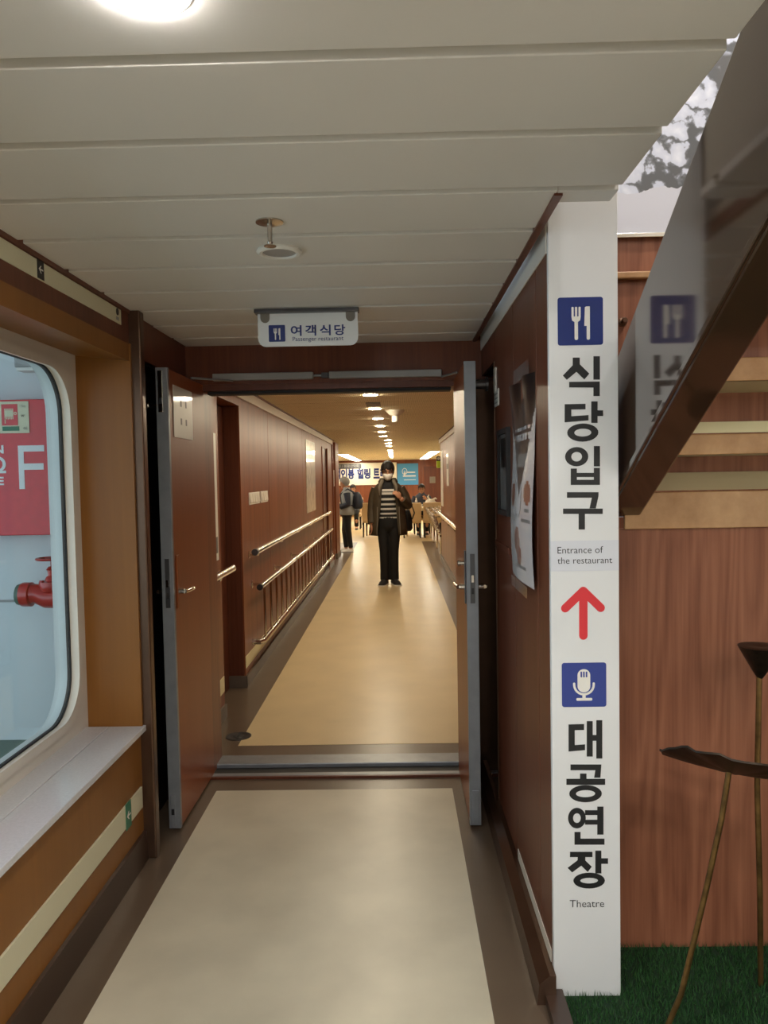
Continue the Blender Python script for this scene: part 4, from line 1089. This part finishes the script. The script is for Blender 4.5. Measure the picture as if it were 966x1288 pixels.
m.box(-1.985, -1.94, HY-0.0008, HY-0.0005, 1.85, 1.88); m.annulus(-1.93, 1.865, 0.008, 0.008, 0.004, 0.004, 'xz', HY-0.001, HY-0.0005)
m.box(-1.985, -1.98, HY-0.001, HY-0.0005, 1.815, 1.84)
m.build('hose_symbol', 'pale_strip', hp)
text_mesh('caption', 'W', 'print_black', 'xz', (-1.902, HY-0.001, 1.846), 0.018, hp, bold=0.01)
text_mesh('caption', '15m', 'paper_text', 'xz', (-1.905, HY-0.001, 1.895), 0.028, hp)
text_mesh('caption', '46', 'paper_text', 'xz', (-1.893, HY-0.001, 1.782), 0.022, hp)
# hydrant valve
VX, VY, VZ = -1.80, 3.84, 0.965
hv = thing('hydrant_valve', 'red fire hydrant valve with handwheel below the red box', 'valve', (VX, VY, 0.88))
MB().tube([(-1.93, VY, VZ-0.015), (-1.87, VY, VZ-0.012), (-1.82, VY, VZ-0.035), (-1.76, VY, VZ-0.03), (-1.70, VY, VZ-0.02), (-1.68, VY+0.04, VZ+0.0), (-1.68, 3.99, VZ)], [0.056, 0.05, 0.052, 0.058, 0.052, 0.05, 0.05], 16).build('body', 'valve_red', hv, smooth='angle')
MB().lathe([(0.060, 0), (0.062, 0.01), (0.062, 0.045), (0.055, 0.05)], (-1.945, VY, VZ-0.015), 20, 'x').build('outlet_collar', 'valve_red', hv, smooth='angle')
MB().lathe([(0.035, -0.03), (0.052, -0.022), (0.056, -0.005), (0.056, 0.002)], (-1.945, VY, VZ-0.015), 20, 'x').build('blank_cap', 'deck_green', hv, smooth='angle')
MB().lathe([(0.05, 0), (0.062, 0.015), (0.062, 0.03), (0.066, 0.03), (0.066, 0.05), (0.04, 0.055), (0.03, 0.075), (0.022, 0.08), (0.024, 0.105), (0.030, 0.11), (0.018, 0.125), (0.008, 0.127), (0.008, 0.17)], (VX+0.01, VY, VZ), 22).build('bonnet', 'valve_red', hv, smooth='angle')
for a in range(4):
    MB().lathe([(0.012, 0), (0.012, 0.03)], (VX+0.01+0.055*math.cos(a*PI/2+.78), VY+0.055*math.sin(a*PI/2+.78), VZ+0.03), 6).build('bolt', 'valve_red', hv)
wh = MB().lathe([(0.075, -0.006), (0.08, 0.0), (0.075, 0.006), (0.066, 0.006), (0.063, 0.0), (0.066, -0.006), (0.075, -0.006)], (VX+0.01, VY, VZ+0.165), 28).build('handwheel', 'valve_red', hv, smooth='angle')
for a in range(3):
    c, s_ = math.cos(a*2*PI/3+.4), math.sin(a*2*PI/3+.4)
    MB().tube([(VX+0.01, VY, VZ+0.168), (VX+0.01+0.067*c, VY+0.067*s_, VZ+0.165)], 0.006, 8).build('spoke', 'valve_red', wh)
t = thing('deck_lamp', 'grey fitting on the bulkhead above the red box', 'lamp', (-1.83, 3.96, 2.11))
MB().box(-1.93, -1.80, 3.9, 4.0, 2.10, 2.17).build('housing', 'pearl_grey', t, bevel=0.008)
MB().box(-1.92, -1.81, 3.905, 3.99, 2.085, 2.10).build('cover', 'white_plastic', t)

for o_, dx in ((fb, 0.015), (hp, 0.015), (hv, 0.045)): o_.location.x += dx

# ------------------------------------------------------------------ grass and lotus sculptures
turf = tag(box('turf_mat', 'turf_base', (0.45, 2.58, 0.9, 2.387, 0.0, 0.006)), 'dark green artificial turf mat below the stairs', 'turf')
rng = np.random.default_rng(3)
def grass():
    n = 26000
    x = rng.uniform(0.455, 1.75, n); y = rng.uniform(1.55, 2.384, n)
    keep = ~((x < 0.625) & (y > 2.155)); x, y = x[keep], y[keep]; n = len(x)
    a = rng.uniform(0, 2*PI, n); h = rng.uniform(0.012, 0.028, n); w = rng.uniform(0.0012, 0.002, n); lean = rng.uniform(0.0, 0.016, n); la = rng.uniform(0, 2*PI, n)
    v = np.zeros((n, 3, 3))
    v[:, 0] = np.stack([x-w*np.cos(a), y-w*np.sin(a), np.full(n, 0.005)], 1)
    v[:, 1] = np.stack([x+w*np.cos(a), y+w*np.sin(a), np.full(n, 0.005)], 1)
    v[:, 2] = np.stack([x+lean*np.cos(la), np.minimum(y+lean*np.sin(la), 2.386), 0.005+h], 1)
    me = bpy.data.meshes.new('turf_grass')
    me.from_pydata(v.reshape(-1, 3).tolist(), [], np.arange(3*n).reshape(-1, 3).tolist())
    me.materials.append(MATS['turf'])
    o = bpy.data.objects.new('turf_grass', me); C.objects.link(o)
    return o
tag(grass(), 'short green artificial grass at the foot of the wood panel', 'grass', kind='stuff')
struct(box('trim_11', 'dark_base', (0.40, 0.452, 0.9, 2.155, 0.0, 0.03)), 'dark kerb between the foyer floor and the turf')

lo = thing('lotus_leaf', 'bronze lotus leaf sculpture on a leaning stem in the turf', 'sculpture', (0.70, 2.0, 0.0))
def lotus_leaf():
    m = MB(); n, rr = 40, 8
    c = Vector((0.875, 2.0, 0.745))
    ux = Vector((0.97, 0.0, -0.24)).normalized()
    nrm = Vector((0.2, 0.34, 0.9)); nrm = (nrm-ux*nrm.dot(ux)).normalized(); uy = nrm.cross(ux)
    top = []; bot = []
    for i in range(rr+1):
        for k in range(n):
            a = 2*PI*k/n
            r = 0.185*(1+0.04*math.sin(3*a+1)+0.025*math.sin(7*a))*i/rr
            wv = (i/rr)**2*(0.006*math.sin(4*a)+0.003*math.sin(9*a+2))-0.022*(1-(i/rr)**2)+0.003*math.cos(14*a)*(i/rr)
            p = c+ux*r*math.cos(a)+uy*r*0.93*math.sin(a)+nrm*wv
            top.append(p); bot.append(p-nrm*0.005)
    N = len(top); fs = []
    for i in range(rr):
        for k in range(n):
            j = (k+1) % n
            fs.append((i*n+k, i*n+j, (i+1)*n+j, (i+1)*n+k)); fs.append((N+(i+1)*n+k, N+(i+1)*n+j, N+i*n+j, N+i*n+k))
    for k in range(n):
        j = (k+1) % n
        fs.append((rr*n+k, rr*n+j, N+rr*n+j, N+rr*n+k))
    m.add(top+bot, fs)
    return m
lotus_leaf().build('leaf', 'lotus_metal', lo, smooth='angle')
MB().tube([(0.685, 2.0, 0.0), (0.735, 2.0, 0.12), (0.80, 2.0, 0.40), (0.842, 2.0, 0.6), (0.862, 2.0, 0.735)], 0.0075, 10).build('stem', 'lotus_stem', lo, smooth='angle')
lo2 = thing('lotus_pod', 'bronze lotus seed pod sculpture on an upright stem in the turf', 'sculpture', (1.036, 2.2, 0.0))
MB().lathe([(0.008, 0.0), (0.02, 0.02), (0.058, 0.088), (0.060, 0.092), (0.05, 0.094), (0.02, 0.092), (0.004, 0.09)], (1.034, 2.2, 0.915), 26).build('pod', 'lotus_metal', lo2, smooth='angle')
MB().tube([(1.04, 2.2, 0.0), (1.036, 2.2, 0.3), (1.027, 2.2, 0.6), (1.032, 2.2, 0.92)], 0.008, 10).build('stem', 'lotus_stem', lo2, smooth='angle')

# ------------------------------------------------------------------ people
def finger_set(m, wrist, dirv, side, curl=0.5, s=1.0):
    """palm and five fingers; dirv: hand direction, side: thumb direction"""
    d = Vector(dirv).normalized(); sd = Vector(side); sd = (sd-d*sd.dot(d)).normalized(); nn = d.cross(sd)
    w = Vector(wrist)
    pe = w+d*0.085*s
    rot = Matrix((sd, nn, d)).transposed()
    m.ell(w+d*0.048*s, (0.040*s, 0.017*s, 0.055*s), 12, 8, rot)
    for i, (o, l) in enumerate(((0.028, 0.070), (0.010, 0.080), (-0.010, 0.074), (-0.028, 0.058))):
        p0 = w+d*0.07*s+sd*o*s; p1 = pe+sd*o*1.05*s+d*l*0.35*s+nn*0.012*curl*s; p2 = p1+(d*(1-curl*0.7)+nn*curl).normalized()*l*0.4*s; p3 = p2+(d*(1-curl*1.3)+nn*curl*1.2).normalized()*l*0.3*s
        m.tube([p0, p1, p2, p3], [0.0095*s, 0.0090*s, 0.0085*s, 0.0070*s], 8)
    t0 = w+d*0.03*s+sd*0.028*s
    m.tube([t0, t0+(d*0.6+sd*0.7)*0.035*s, t0+(d*0.95+sd*0.55+nn*curl*0.4)*0.062*s], [0.012*s, 0.0105*s, 0.008*s], 8)

def head_mesh(m, c, yaw=0.0, nod=0.0, s=1.0):
    """adds a skull with nose, ears, brow, chin; c = centre of the skull; faces -y before rotation"""
    R_ = Matrix.Rotation(yaw, 3, 'Z') @ Matrix.Rotation(nod, 3, 'X')
    c = Vector(c)
    def P(x, y, z): return c+R_ @ Vector((x*s, y*s, z*s))
    m.ell(P(0, 0.012, 0.03), (0.075*s, 0.094*s, 0.085*s), 18, 12, R_)
    m.ell(P(0, -0.012, -0.035), (0.062*s, 0.078*s, 0.080*s), 16, 10, R_)
    m.ell(P(0, -0.062, -0.09), (0.026*s, 0.024*s, 0.022*s), 10, 8, R_)
    m.tube([P(0, -0.086, 0.012), P(0, -0.100, -0.012), P(0, -0.110, -0.028)], [0.008*s, 0.010*s, 0.013*s], 8)
    m.ell(P(0, -0.078, 0.028), (0.05*s, 0.016*s, 0.012*s), 12, 8, R_)
    for sx in (-1, 1): m.ell(P(sx*0.076, 0.012, -0.008), (0.010*s, 0.018*s, 0.032*s), 10, 8, R_)
    return P, R_

def face_parts(root, P, R_, s=1.0, mouth=True):
    for sx in (-1, 1):
        MB().ell(P(sx*0.031, -0.079, 0.008), (0.013*s, 0.007*s, 0.006*s), 10, 6, R_).build('eye', 'eye_dark', root, smooth=True)
        MB().ell(P(sx*0.032, -0.087, 0.032), (0.02*s, 0.006*s, 0.004*s), 10, 6, R_).build('eyebrow', 'hair', root, smooth=True)
    if mouth: MB().ell(P(0, -0.088, -0.055), (0.022*s, 0.006*s, 0.005*s), 10, 6, R_).build('mouth', 'lip', root, smooth=True)

def hair_cap(root, P, R_, mat, s=1.0, low=-0.02, front=0.05, fluff=0.010):
    """hair shell with an uneven hairline and wavy locks"""
    m = MB(); n = 40; rows = 12; pts = []; fs = []
    for i in range(rows+1):
        t = i/rows
        for k in range(n):
            a = 2*PI*k/n
            fr = max(0.0, -math.sin(a))            # 1 at the forehead
            zl = low+(front-low)*min(1, fr*1.5)+0.008*math.sin(7*a+1.3)+0.006*math.sin(13*a)
            th = math.acos(max(-1, min(1, (zl-0.03)/0.098)))*t
            w = 1+fluff*(3.0*math.sin(PI*min(1, t*1.1))+1.6*math.sin(6*a+5*t)*math.sin(PI*t)+1.2*math.sin(11*a-7*t)*t)
            pts.append(P(0.086*w*math.sin(th)*math.cos(a), 0.010+0.104*w*math.sin(th)*math.sin(a), 0.03+(0.096+fluff*(1+0.4*math.sin(4*a)*t))*math.cos(th)))
    for i in range(rows):
        for k in range(n):
            j = (k+1) % n
            fs.append((i*n+k, i*n+j, (i+1)*n+j, (i+1)*n+k))
    m.add(pts, fs)
    return m.build('hair', mat, root, smooth=True, solid=0.012)

def limb(m, pts, radii, n=12): m.tube(pts, radii, n)

def shoe(root, x, y, mat, yaw=0.0, s=1.0, tall=0.10):
    R_ = Matrix.Rotation(yaw, 3, 'Z')
    c = world_loc(root)+Vector((x, y, 0))
    m = MB(); rings = []
    for (yy, hw, z1) in ((0.075, 0.030, tall*0.8), (0.06, 0.040, tall), (0.0, 0.042, tall), (-0.05, 0.045, 0.075), (-0.11, 0.050, 0.060), (-0.165, 0.045, 0.045), (-0.195, 0.026, 0.03)):
        ring = []
        for (u, w) in ((-1, 0.0), (-1.0, 0.35), (-0.8, 0.75), (-0.4, 1.0), (0.4, 1.0), (0.8, 0.75), (1.0, 0.35), (1, 0.0)):
            ring.append(c+R_ @ Vector((u*hw*s, yy*s, w*z1*s)))
        rings.append(ring)
    m.loft(rings)
    o = m.build('shoe', mat, root, smooth='angle')
    sl = MB()
    sl.loft([[c+R_ @ Vector((u*hw*1.06*s, yy*s, z*s)) for u, z in ((-1, 0), (-1, 0.016), (1, 0.016), (1, 0))] for yy, hw in ((0.08, 0.030), (0.05, 0.042), (-0.05, 0.046), (-0.11, 0.051), (-0.165, 0.046), (-0.20, 0.026))])
    sl.build('sole', 'shoe_white' if mat == 'shoe_dark' else 'pearl_grey', o)

# --- man in the parka walking towards the viewer
MX, MY = -0.117, 10.78
man = thing('person', 'person in an open olive parka, striped sweater and white mask walking towards the viewer', 'person', (MX, MY, 0))
def W(x, y, z): return Vector((MX+x, MY+y, z))
m = MB()
m.loft([ring_pts(W(0, 0.01, z), rx, ry, 18) for z, rx, ry in ((0.80, 0.14, 0.10), (0.90, 0.165, 0.11), (1.02, 0.145, 0.10), (1.18, 0.155, 0.11), (1.30, 0.165, 0.10), (1.37, 0.13, 0.075), (1.44, 0.065, 0.055))])
m.tube([W(0, 0.015, 1.40), W(0, 0.005, 1.53)], [0.062, 0.055], 14)
P, R_ = head_mesh(m, W(0.0, -0.015, 1.585), 0.0, 0.10)
for sx in (-1, 1):
    fy = -0.02 if sx < 0 else 0.0
    limb(m, [W(sx*0.085, 0.0, 0.90), W(sx*0.080, -0.01, 0.70), W(sx*0.072, -0.015+fy, 0.48), W(sx*0.068, 0.01+fy, 0.28), W(sx*0.068, 0.015+fy, 0.07)], [0.085, 0.072, 0.052, 0.048, 0.038])
    m.ell(W(sx*0.076, -0.045+fy, 0.04), (0.028, 0.09, 0.026))
limb(m, [W(-0.14, 0.015, 1.335), W(-0.20, 0.02, 1.25), W(-0.228, 0.03, 1.10), W(-0.238, -0.02, 0.98), W(-0.24, -0.07, 0.86)], [0.045, 0.045, 0.042, 0.040, 0.030])
finger_set(m, W(-0.24, -0.075, 0.85), (0.02, -0.2, -1), (0, -1, 0), 0.5)
limb(m, [W(0.14, 0.015, 1.335), W(0.225, 0.02, 1.25), W(0.27, -0.03, 1.115), W(0.23, -0.12, 1.16), W(0.175, -0.185, 1.215)], [0.045, 0.045, 0.042, 0.038, 0.030])
finger_set(m, W(0.175, -0.19, 1.215), (-0.45, -0.15, 0.55), (-0.3, 0.1, 0.9), 0.8)
m.build('body', 'skin', man, remesh=0.0075)
face_parts(man, P, R_, mouth=False)
hair_cap(man, P, R_, 'hair', 1.0, -0.03, 0.04, 0.028)
g_ = MB()
for sx in (-1, 1):
    pr = [P(sx*0.034+0.023*math.cos(a), -0.094, 0.008+0.018*math.sin(a)) for a in [2*PI*k/12 for k in range(13)]]
    g_.tube(pr, 0.0022, 6)
    g_.tube([P(sx*0.057, -0.094, 0.012), P(sx*0.078, -0.03, 0.012), P(sx*0.082, 0.02, 0.01)], 0.002, 6)
g_.tube([P(-0.011, -0.096, 0.012), P(0.011, -0.096, 0.012)], 0.002, 6)
g_.build('glasses', 'black', man)
mk = MB(); rows = []
for (z, hw, fwd) in ((-0.018, 0.060, 0.108), (-0.035, 0.070, 0.122), (-0.06, 0.068, 0.118), (-0.085, 0.055, 0.108), (-0.112, 0.034, 0.088)):
    rows.append([P(hw*math.sin(a), -fwd*math.cos(a*0.82)+(0.012 if abs(a) > 1.2 else 0), z) for a in [-1.5+3.0*k/14 for k in range(15)]])
mk.loft(rows, close=False); mkm = mk.build('face_mask', 'mask_white', man, smooth=True, solid=0.004)
for sx in (-1, 1):
    for z in (-0.03, -0.085): MB().tube([P(sx*0.066, -0.02, z), P(sx*0.082, 0.02, -0.01)], 0.0018, 6).build('ear_loop', 'mask_white', mkm)
# trousers
m = MB()
for sx in (-1, 1):
    fy = -0.02 if sx < 0 else 0.0
    m.tube([W(sx*0.068, 0.012+fy, 0.065), W(sx*0.068, 0.012+fy, 0.20), W(sx*0.070, -0.01+fy, 0.48), W(sx*0.074, -0.008, 0.70), W(sx*0.075, 0.0, 0.88)], [0.064, 0.062, 0.066, 0.085, 0.10], 16)
m.loft([ring_pts(W(0, 0.005, z), rx, ry, 20) for z, rx, ry in ((0.76, 0.12, 0.10), (0.82, 0.160, 0.125), (0.90, 0.168, 0.128), (1.0, 0.155, 0.12))])
m.build('trousers', 'trouser_black', man, remesh=0.010)
shoe(man, -0.074, -0.01, 'shoe_dark', -0.22, 1.1, 0.11); shoe(man, 0.074, 0.01, 'shoe_dark', 0.25, 1.1, 0.11)
# striped sweater
m = MB()
prof = [(0.86, 0.172, 0.128), (1.02, 0.168, 0.125), (1.18, 0.174, 0.128), (1.30, 0.186, 0.128), (1.38, 0.165, 0.105), (1.43, 0.085, 0.078), (1.48, 0.072, 0.070)]
def lerp_prof(z):
    for a, b in zip(prof, prof[1:]):
        if a[0] <= z <= b[0]:
            t = (z-a[0])/(b[0]-a[0]); return a[1]+(b[1]-a[1])*t, a[2]+(b[2]-a[2])*t
    return prof[-1][1], prof[-1][2]
bands = [(0.86, 0.938, 0), (0.938, 0.958, 1), (0.958, 0.992, 0), (0.992, 1.016, 1), (1.016, 1.055, 0), (1.055, 1.082, 1), (1.082, 1.120, 0), (1.120, 1.148, 1),
         (1.148, 1.190, 0), (1.190, 1.22, 1), (1.22, 1.268, 0), (1.268, 1.300, 1), (1.300, 1.312, 0), (1.312, 1.345, 1), (1.345, 1.38, 0), (1.38, 1.43, 0), (1.43, 1.48, 0)]
for z0, z1, mi in bands:
    m.cur = mi
    a, b = lerp_prof(z0), lerp_prof(z1)
    m.loft([ring_pts(W(0, 0.008, z0), a[0], a[1], 24), ring_pts(W(0, 0.008, z1), b[0], b[1], 24)], cap=False)
m.build('sweater', ['knit_black', 'knit_white'], man, smooth=True)
# parka: open shell plus sleeves, hood collar
def parka_ring(z, rx, ry, gap, ox=0.0):
    a0 = -PI/2+gap; a1 = 1.5*PI-gap
    return [W(ox, 0.02, z)+Vector((rx*math.cos(a), ry*math.sin(a), 0)) for a in [a0+(a1-a0)*k/30 for k in range(31)]]
m = MB()
m.loft([parka_ring(z, rx, ry, g, ox) for z, rx, ry, g, ox in ((0.70, 0.262, 0.20, 0.60, -0.01), (0.80, 0.255, 0.195, 0.58, -0.01), (0.95, 0.24, 0.185, 0.54, -0.005), (1.10, 0.228, 0.175, 0.50, 0.0), (1.25, 0.218, 0.165, 0.46, 0), (1.35, 0.20, 0.145, 0.44, 0), (1.405, 0.155, 0.115, 0.48, 0), (1.44, 0.105, 0.10, 0.62, 0), (1.49, 0.098, 0.10, 0.75, 0))], close=False)
pk = m.build('parka', 'parka', man, smooth=True, solid=0.018)
sl = MB().tube([W(-0.165, 0.015, 1.355), W(-0.20, 0.02, 1.25), W(-0.228, 0.03, 1.10), W(-0.238, -0.02, 0.98), W(-0.24, -0.07, 0.865)], [0.072, 0.072, 0.066, 0.060, 0.052], 14)
sl.build('sleeve', 'parka', pk, smooth='angle')
sl = MB().tube([W(0.165, 0.015, 1.355), W(0.225, 0.02, 1.25), W(0.27, -0.025, 1.115), W(0.235, -0.11, 1.155), W(0.195, -0.165, 1.20)], [0.072, 0.072, 0.070, 0.060, 0.050], 14)
sl.build('sleeve', 'parka', pk, smooth='angle')
for sx in (-1, 1):
    MB().tube([W(sx*0.072, -0.085, 1.47), W(sx*0.12, -0.115, 1.37), W(sx*0.118, -0.145, 1.26)], [0.024, 0.022, 0.008], 8).build('lapel_lining', 'parka_lining', pk, smooth=True)
    MB().tube([W(sx*0.15, -0.155, 1.10), W(sx*0.162, -0.17, 0.72)], 0.006, 6).build('zip_edge', 'parka_lining', pk)
m = MB(); m.loft([ring_pts(W(0, 0.085, z), rx, ry, 16) for z, rx, ry in ((1.34, 0.09, 0.05), (1.39, 0.13, 0.075), (1.45, 0.14, 0.075), (1.50, 0.11, 0.05))])
m.build('hood', 'parka', pk, smooth=True)
bg = thing('shoulder_bag', 'dark bag with looped black strap at the hip of the walking man', 'bag', (MX+0.30, MY+0.08, 0.72))
MB().loft([ring_pts(W(0.255, 0.15, z), rx, ry, 16) for z, rx, ry in ((0.74, 0.06, 0.09), (0.78, 0.085, 0.12), (0.92, 0.08, 0.11), (1.04, 0.045, 0.08))]).build('sack', 'knit_black', bg, smooth=True)
MB().tube([W(0.28, 0.09, 1.06), W(0.335, 0.06, 1.09), W(0.365, 0.05, 1.0), W(0.335, 0.06, 0.92), W(0.28, 0.09, 0.92)], 0.010, 8).build('strap_loop', 'black', bg, smooth=True)

# --- person with a backpack at the far left, walking left
PX, PY = -1.02, 15.62
wk = thing('person', 'person in a grey jacket and black leggings at the far left of the corridor', 'person', (PX, PY, 0))
def V_(x, y, z): return Vector((PX+x, PY+y, z))          # faces -x
m = MB()
m.loft([ring_pts(V_(0, 0, z), rx, ry, 16) for z, rx, ry in ((0.72, 0.10, 0.13), (0.84, 0.11, 0.15), (1.0, 0.095, 0.13), (1.15, 0.105, 0.155), (1.24, 0.08, 0.13), (1.28, 0.05, 0.06))])
m.tube([V_(0.0, 0, 1.24), V_(-0.02, 0, 1.36)], [0.052, 0.048], 12)
P2, R2 = head_mesh(m, V_(-0.035, 0, 1.405), -PI/2, 0.15, 0.92)
limb(m, [V_(0.0, -0.07, 0.80), V_(0.03, -0.07, 0.44), V_(0.075, -0.07, 0.07)], [0.085, 0.055, 0.038])
limb(m, [V_(0.0, 0.07, 0.80), V_(-0.05, 0.07, 0.44), V_(-0.03, 0.07, 0.07)], [0.085, 0.055, 0.038])
m.ell(V_(0.035, -0.07, 0.04), (0.10, 0.035, 0.035)); m.ell(V_(-0.07, 0.07, 0.04), (0.10, 0.035, 0.035))
for sy in (-1, 1):
    limb(m, [V_(0.02, sy*0.15, 1.20), V_(0.05, sy*0.19, 0.98), V_(-0.10, sy*0.16, 0.93), V_(-0.17, sy*0.12, 0.97)], [0.05, 0.042, 0.034, 0.026])
    finger_set(m, V_(-0.17, sy*0.12, 0.97), (-0.9, -sy*0.3, 0.2), (0, -sy*0.3, 1), 0.7, 0.9)
m.build('body', 'skin', wk, remesh=0.009)
face_parts(wk, P2, R2, 0.92)
hair_cap(wk, P2, R2, 'hair_grey', 0.92, -0.06, 0.05, 0.012)
m = MB()
m.tube([V_(0.0, -0.07, 0.78), V_(0.03, -0.07, 0.44), V_(0.075, -0.07, 0.09)], [0.095, 0.064, 0.046], 14)
m.tube([V_(0.0, 0.07, 0.78), V_(-0.05, 0.07, 0.44), V_(-0.03, 0.07, 0.09)], [0.095, 0.064, 0.046], 14)
m.loft([ring_pts(V_(0, 0, z), rx, ry, 16) for z, rx, ry in ((0.70, 0.10, 0.13), (0.80, 0.122, 0.16), (0.9, 0.115, 0.15))])
m.build('leggings', 'trouser_black', wk, remesh=0.012)
shoe(wk, 0.055, -0.07, 'shoe_white', -PI/2, 0.92); shoe(wk, -0.05, 0.07, 'shoe_white', -PI/2, 0.92)
m = MB()
m.loft([ring_pts(V_(0.005, 0, z), rx, ry, 20) for z, rx, ry in ((0.76, 0.15, 0.185), (0.85, 0.15, 0.18), (1.0, 0.135, 0.165), (1.14, 0.14, 0.185), (1.22, 0.11, 0.155), (1.28, 0.07, 0.085), (1.32, 0.07, 0.075))])
jk = m.build('jacket', 'jacket_grey', wk, smooth=True)
for sy in (-1, 1): MB().tube([V_(0.02, sy*0.15, 1.20), V_(0.05, sy*0.20, 0.98), V_(-0.09, sy*0.17, 0.93), V_(-0.15, sy*0.135, 0.96)], [0.072, 0.062, 0.056, 0.046], 12).build('sleeve', 'jacket_grey' if sy > 0 else 'pack_navy', jk, smooth='angle')
bp = thing('backpack', 'navy backpack carried by the person in the grey jacket', 'backpack', (PX+0.22, PY, 0.85))
m = MB(); m.loft([ring_pts(V_(0.225, 0, z), rx, ry, 18) for z, rx, ry in ((0.88, 0.08, 0.13), (0.92, 0.11, 0.16), (1.02, 0.10, 0.16), (1.14, 0.08, 0.14), (1.22, 0.04, 0.08))])
m.build('sack', 'pack_navy', bp, smooth=True)
for sy in (-1, 1): MB().tube([V_(0.18, sy*0.09, 1.19), V_(0.04, sy*0.10, 1.29), V_(-0.12, sy*0.10, 1.18), V_(-0.10, sy*0.12, 0.98), V_(0.15, sy*0.13, 0.95)], 0.014, 8).build('strap', 'pack_navy', bp, smooth=True)

# --- seated people
def seated(label, x, y, jacket, rot=0.0, hand_up=True, s=1.0, nod=0.25):
    root = thing('person', label, 'person', (x, y, 0))
    def Q(a, b, z): return Vector((x+a, y+b, z))
    m = MB()
    m.loft([ring_pts(Q(0, 0, z), rx, ry, 16) for z, rx, ry in ((0.47, 0.17, 0.14), (0.58, 0.175, 0.13), (0.75, 0.155, 0.115), (0.90, 0.175, 0.115), (1.0, 0.15, 0.09), (1.05, 0.06, 0.06))])
    m.tube([Q(0, 0, 1.02), Q(0, -0.03, 1.12)], [0.058, 0.054], 12)
    P_, RR = head_mesh(m, Q(0, -0.05, 1.185), 0.0, nod)
    for sx in (-1, 1):
        limb(m, [Q(sx*0.09, -0.02, 0.54), Q(sx*0.11, -0.40, 0.53), Q(sx*0.11, -0.42, 0.28), Q(sx*0.11, -0.38, 0.07)], [0.085, 0.065, 0.054, 0.04])
        m.ell(Q(sx*0.11, -0.44, 0.045), (0.04, 0.11, 0.04))
    limb(m, [Q(-0.17, 0, 0.98), Q(-0.25, -0.06, 0.80), Q(-0.16, -0.24, 0.81)], [0.055, 0.045, 0.032])
    finger_set(m, Q(-0.155, -0.25, 0.81), (0.5, -0.8, -0.05), (0.8, 0.3, 0.4), 0.5)
    hz = 0.96 if hand_up else 0.81
    limb(m, [Q(0.17, 0, 0.98), Q(0.25, -0.06, 0.78), Q(0.12, -0.19, hz-0.06)], [0.055, 0.045, 0.032])
    finger_set(m, Q(0.115, -0.195, hz-0.055), (-0.5, -0.15, 0.75), (-0.6, 0.2, -0.5), 0.6)
    m.build('body', 'skin', root, remesh=0.009)
    face_parts(root, P_, RR)
    hair_cap(root, P_, RR, 'hair', 1.0, -0.02, 0.055, 0.008)
    m = MB()
    m.loft([ring_pts(Q(0, 0.005, z), rx, ry, 20) for z, rx, ry in ((0.50, 0.195, 0.155), (0.75, 0.185, 0.145), (0.90, 0.20, 0.14), (1.0, 0.17, 0.11), (1.06, 0.085, 0.08), (1.09, 0.08, 0.075))])
    jk = m.build('jacket', jacket, root, smooth=True)
    MB().tube([Q(-0.17, 0, 0.97), Q(-0.255, -0.06, 0.80), Q(-0.17, -0.22, 0.81)], [0.074, 0.064, 0.046], 12).build('sleeve', jacket, jk, smooth='angle')
    MB().tube([Q(0.17, 0, 0.97), Q(0.255, -0.06, 0.79), Q(0.135, -0.175, hz-0.075)], [0.074, 0.064, 0.046], 12).build('sleeve', jacket, jk, smooth='angle')
    m = MB()
    for sx in (-1, 1): m.tube([Q(sx*0.09, 0.0, 0.55), Q(sx*0.11, -0.40, 0.535), Q(sx*0.11, -0.425, 0.47), Q(sx*0.11, -0.40, 0.28), Q(sx*0.11, -0.38, 0.10)], [0.10, 0.08, 0.074, 0.066, 0.058], 14)
    m.build('trousers', 'trouser_black', root, remesh=0.012)
    for sx in (-1, 1): shoe(root, sx*0.11, -0.40, 'shoe_dark', 0.0)
    return root
seated('person with dark hair in a navy jacket seated behind the white table', 0.66, 20.28, 'jacket_navy')
dup(ch, (-1.28, 22.7, 0), 0.0, 'beige chair hidden behind the person in the grey jacket', G)
seated('person with dark hair seated far behind the backpack', -1.28, 22.62, 'pack_navy', hand_up=False)
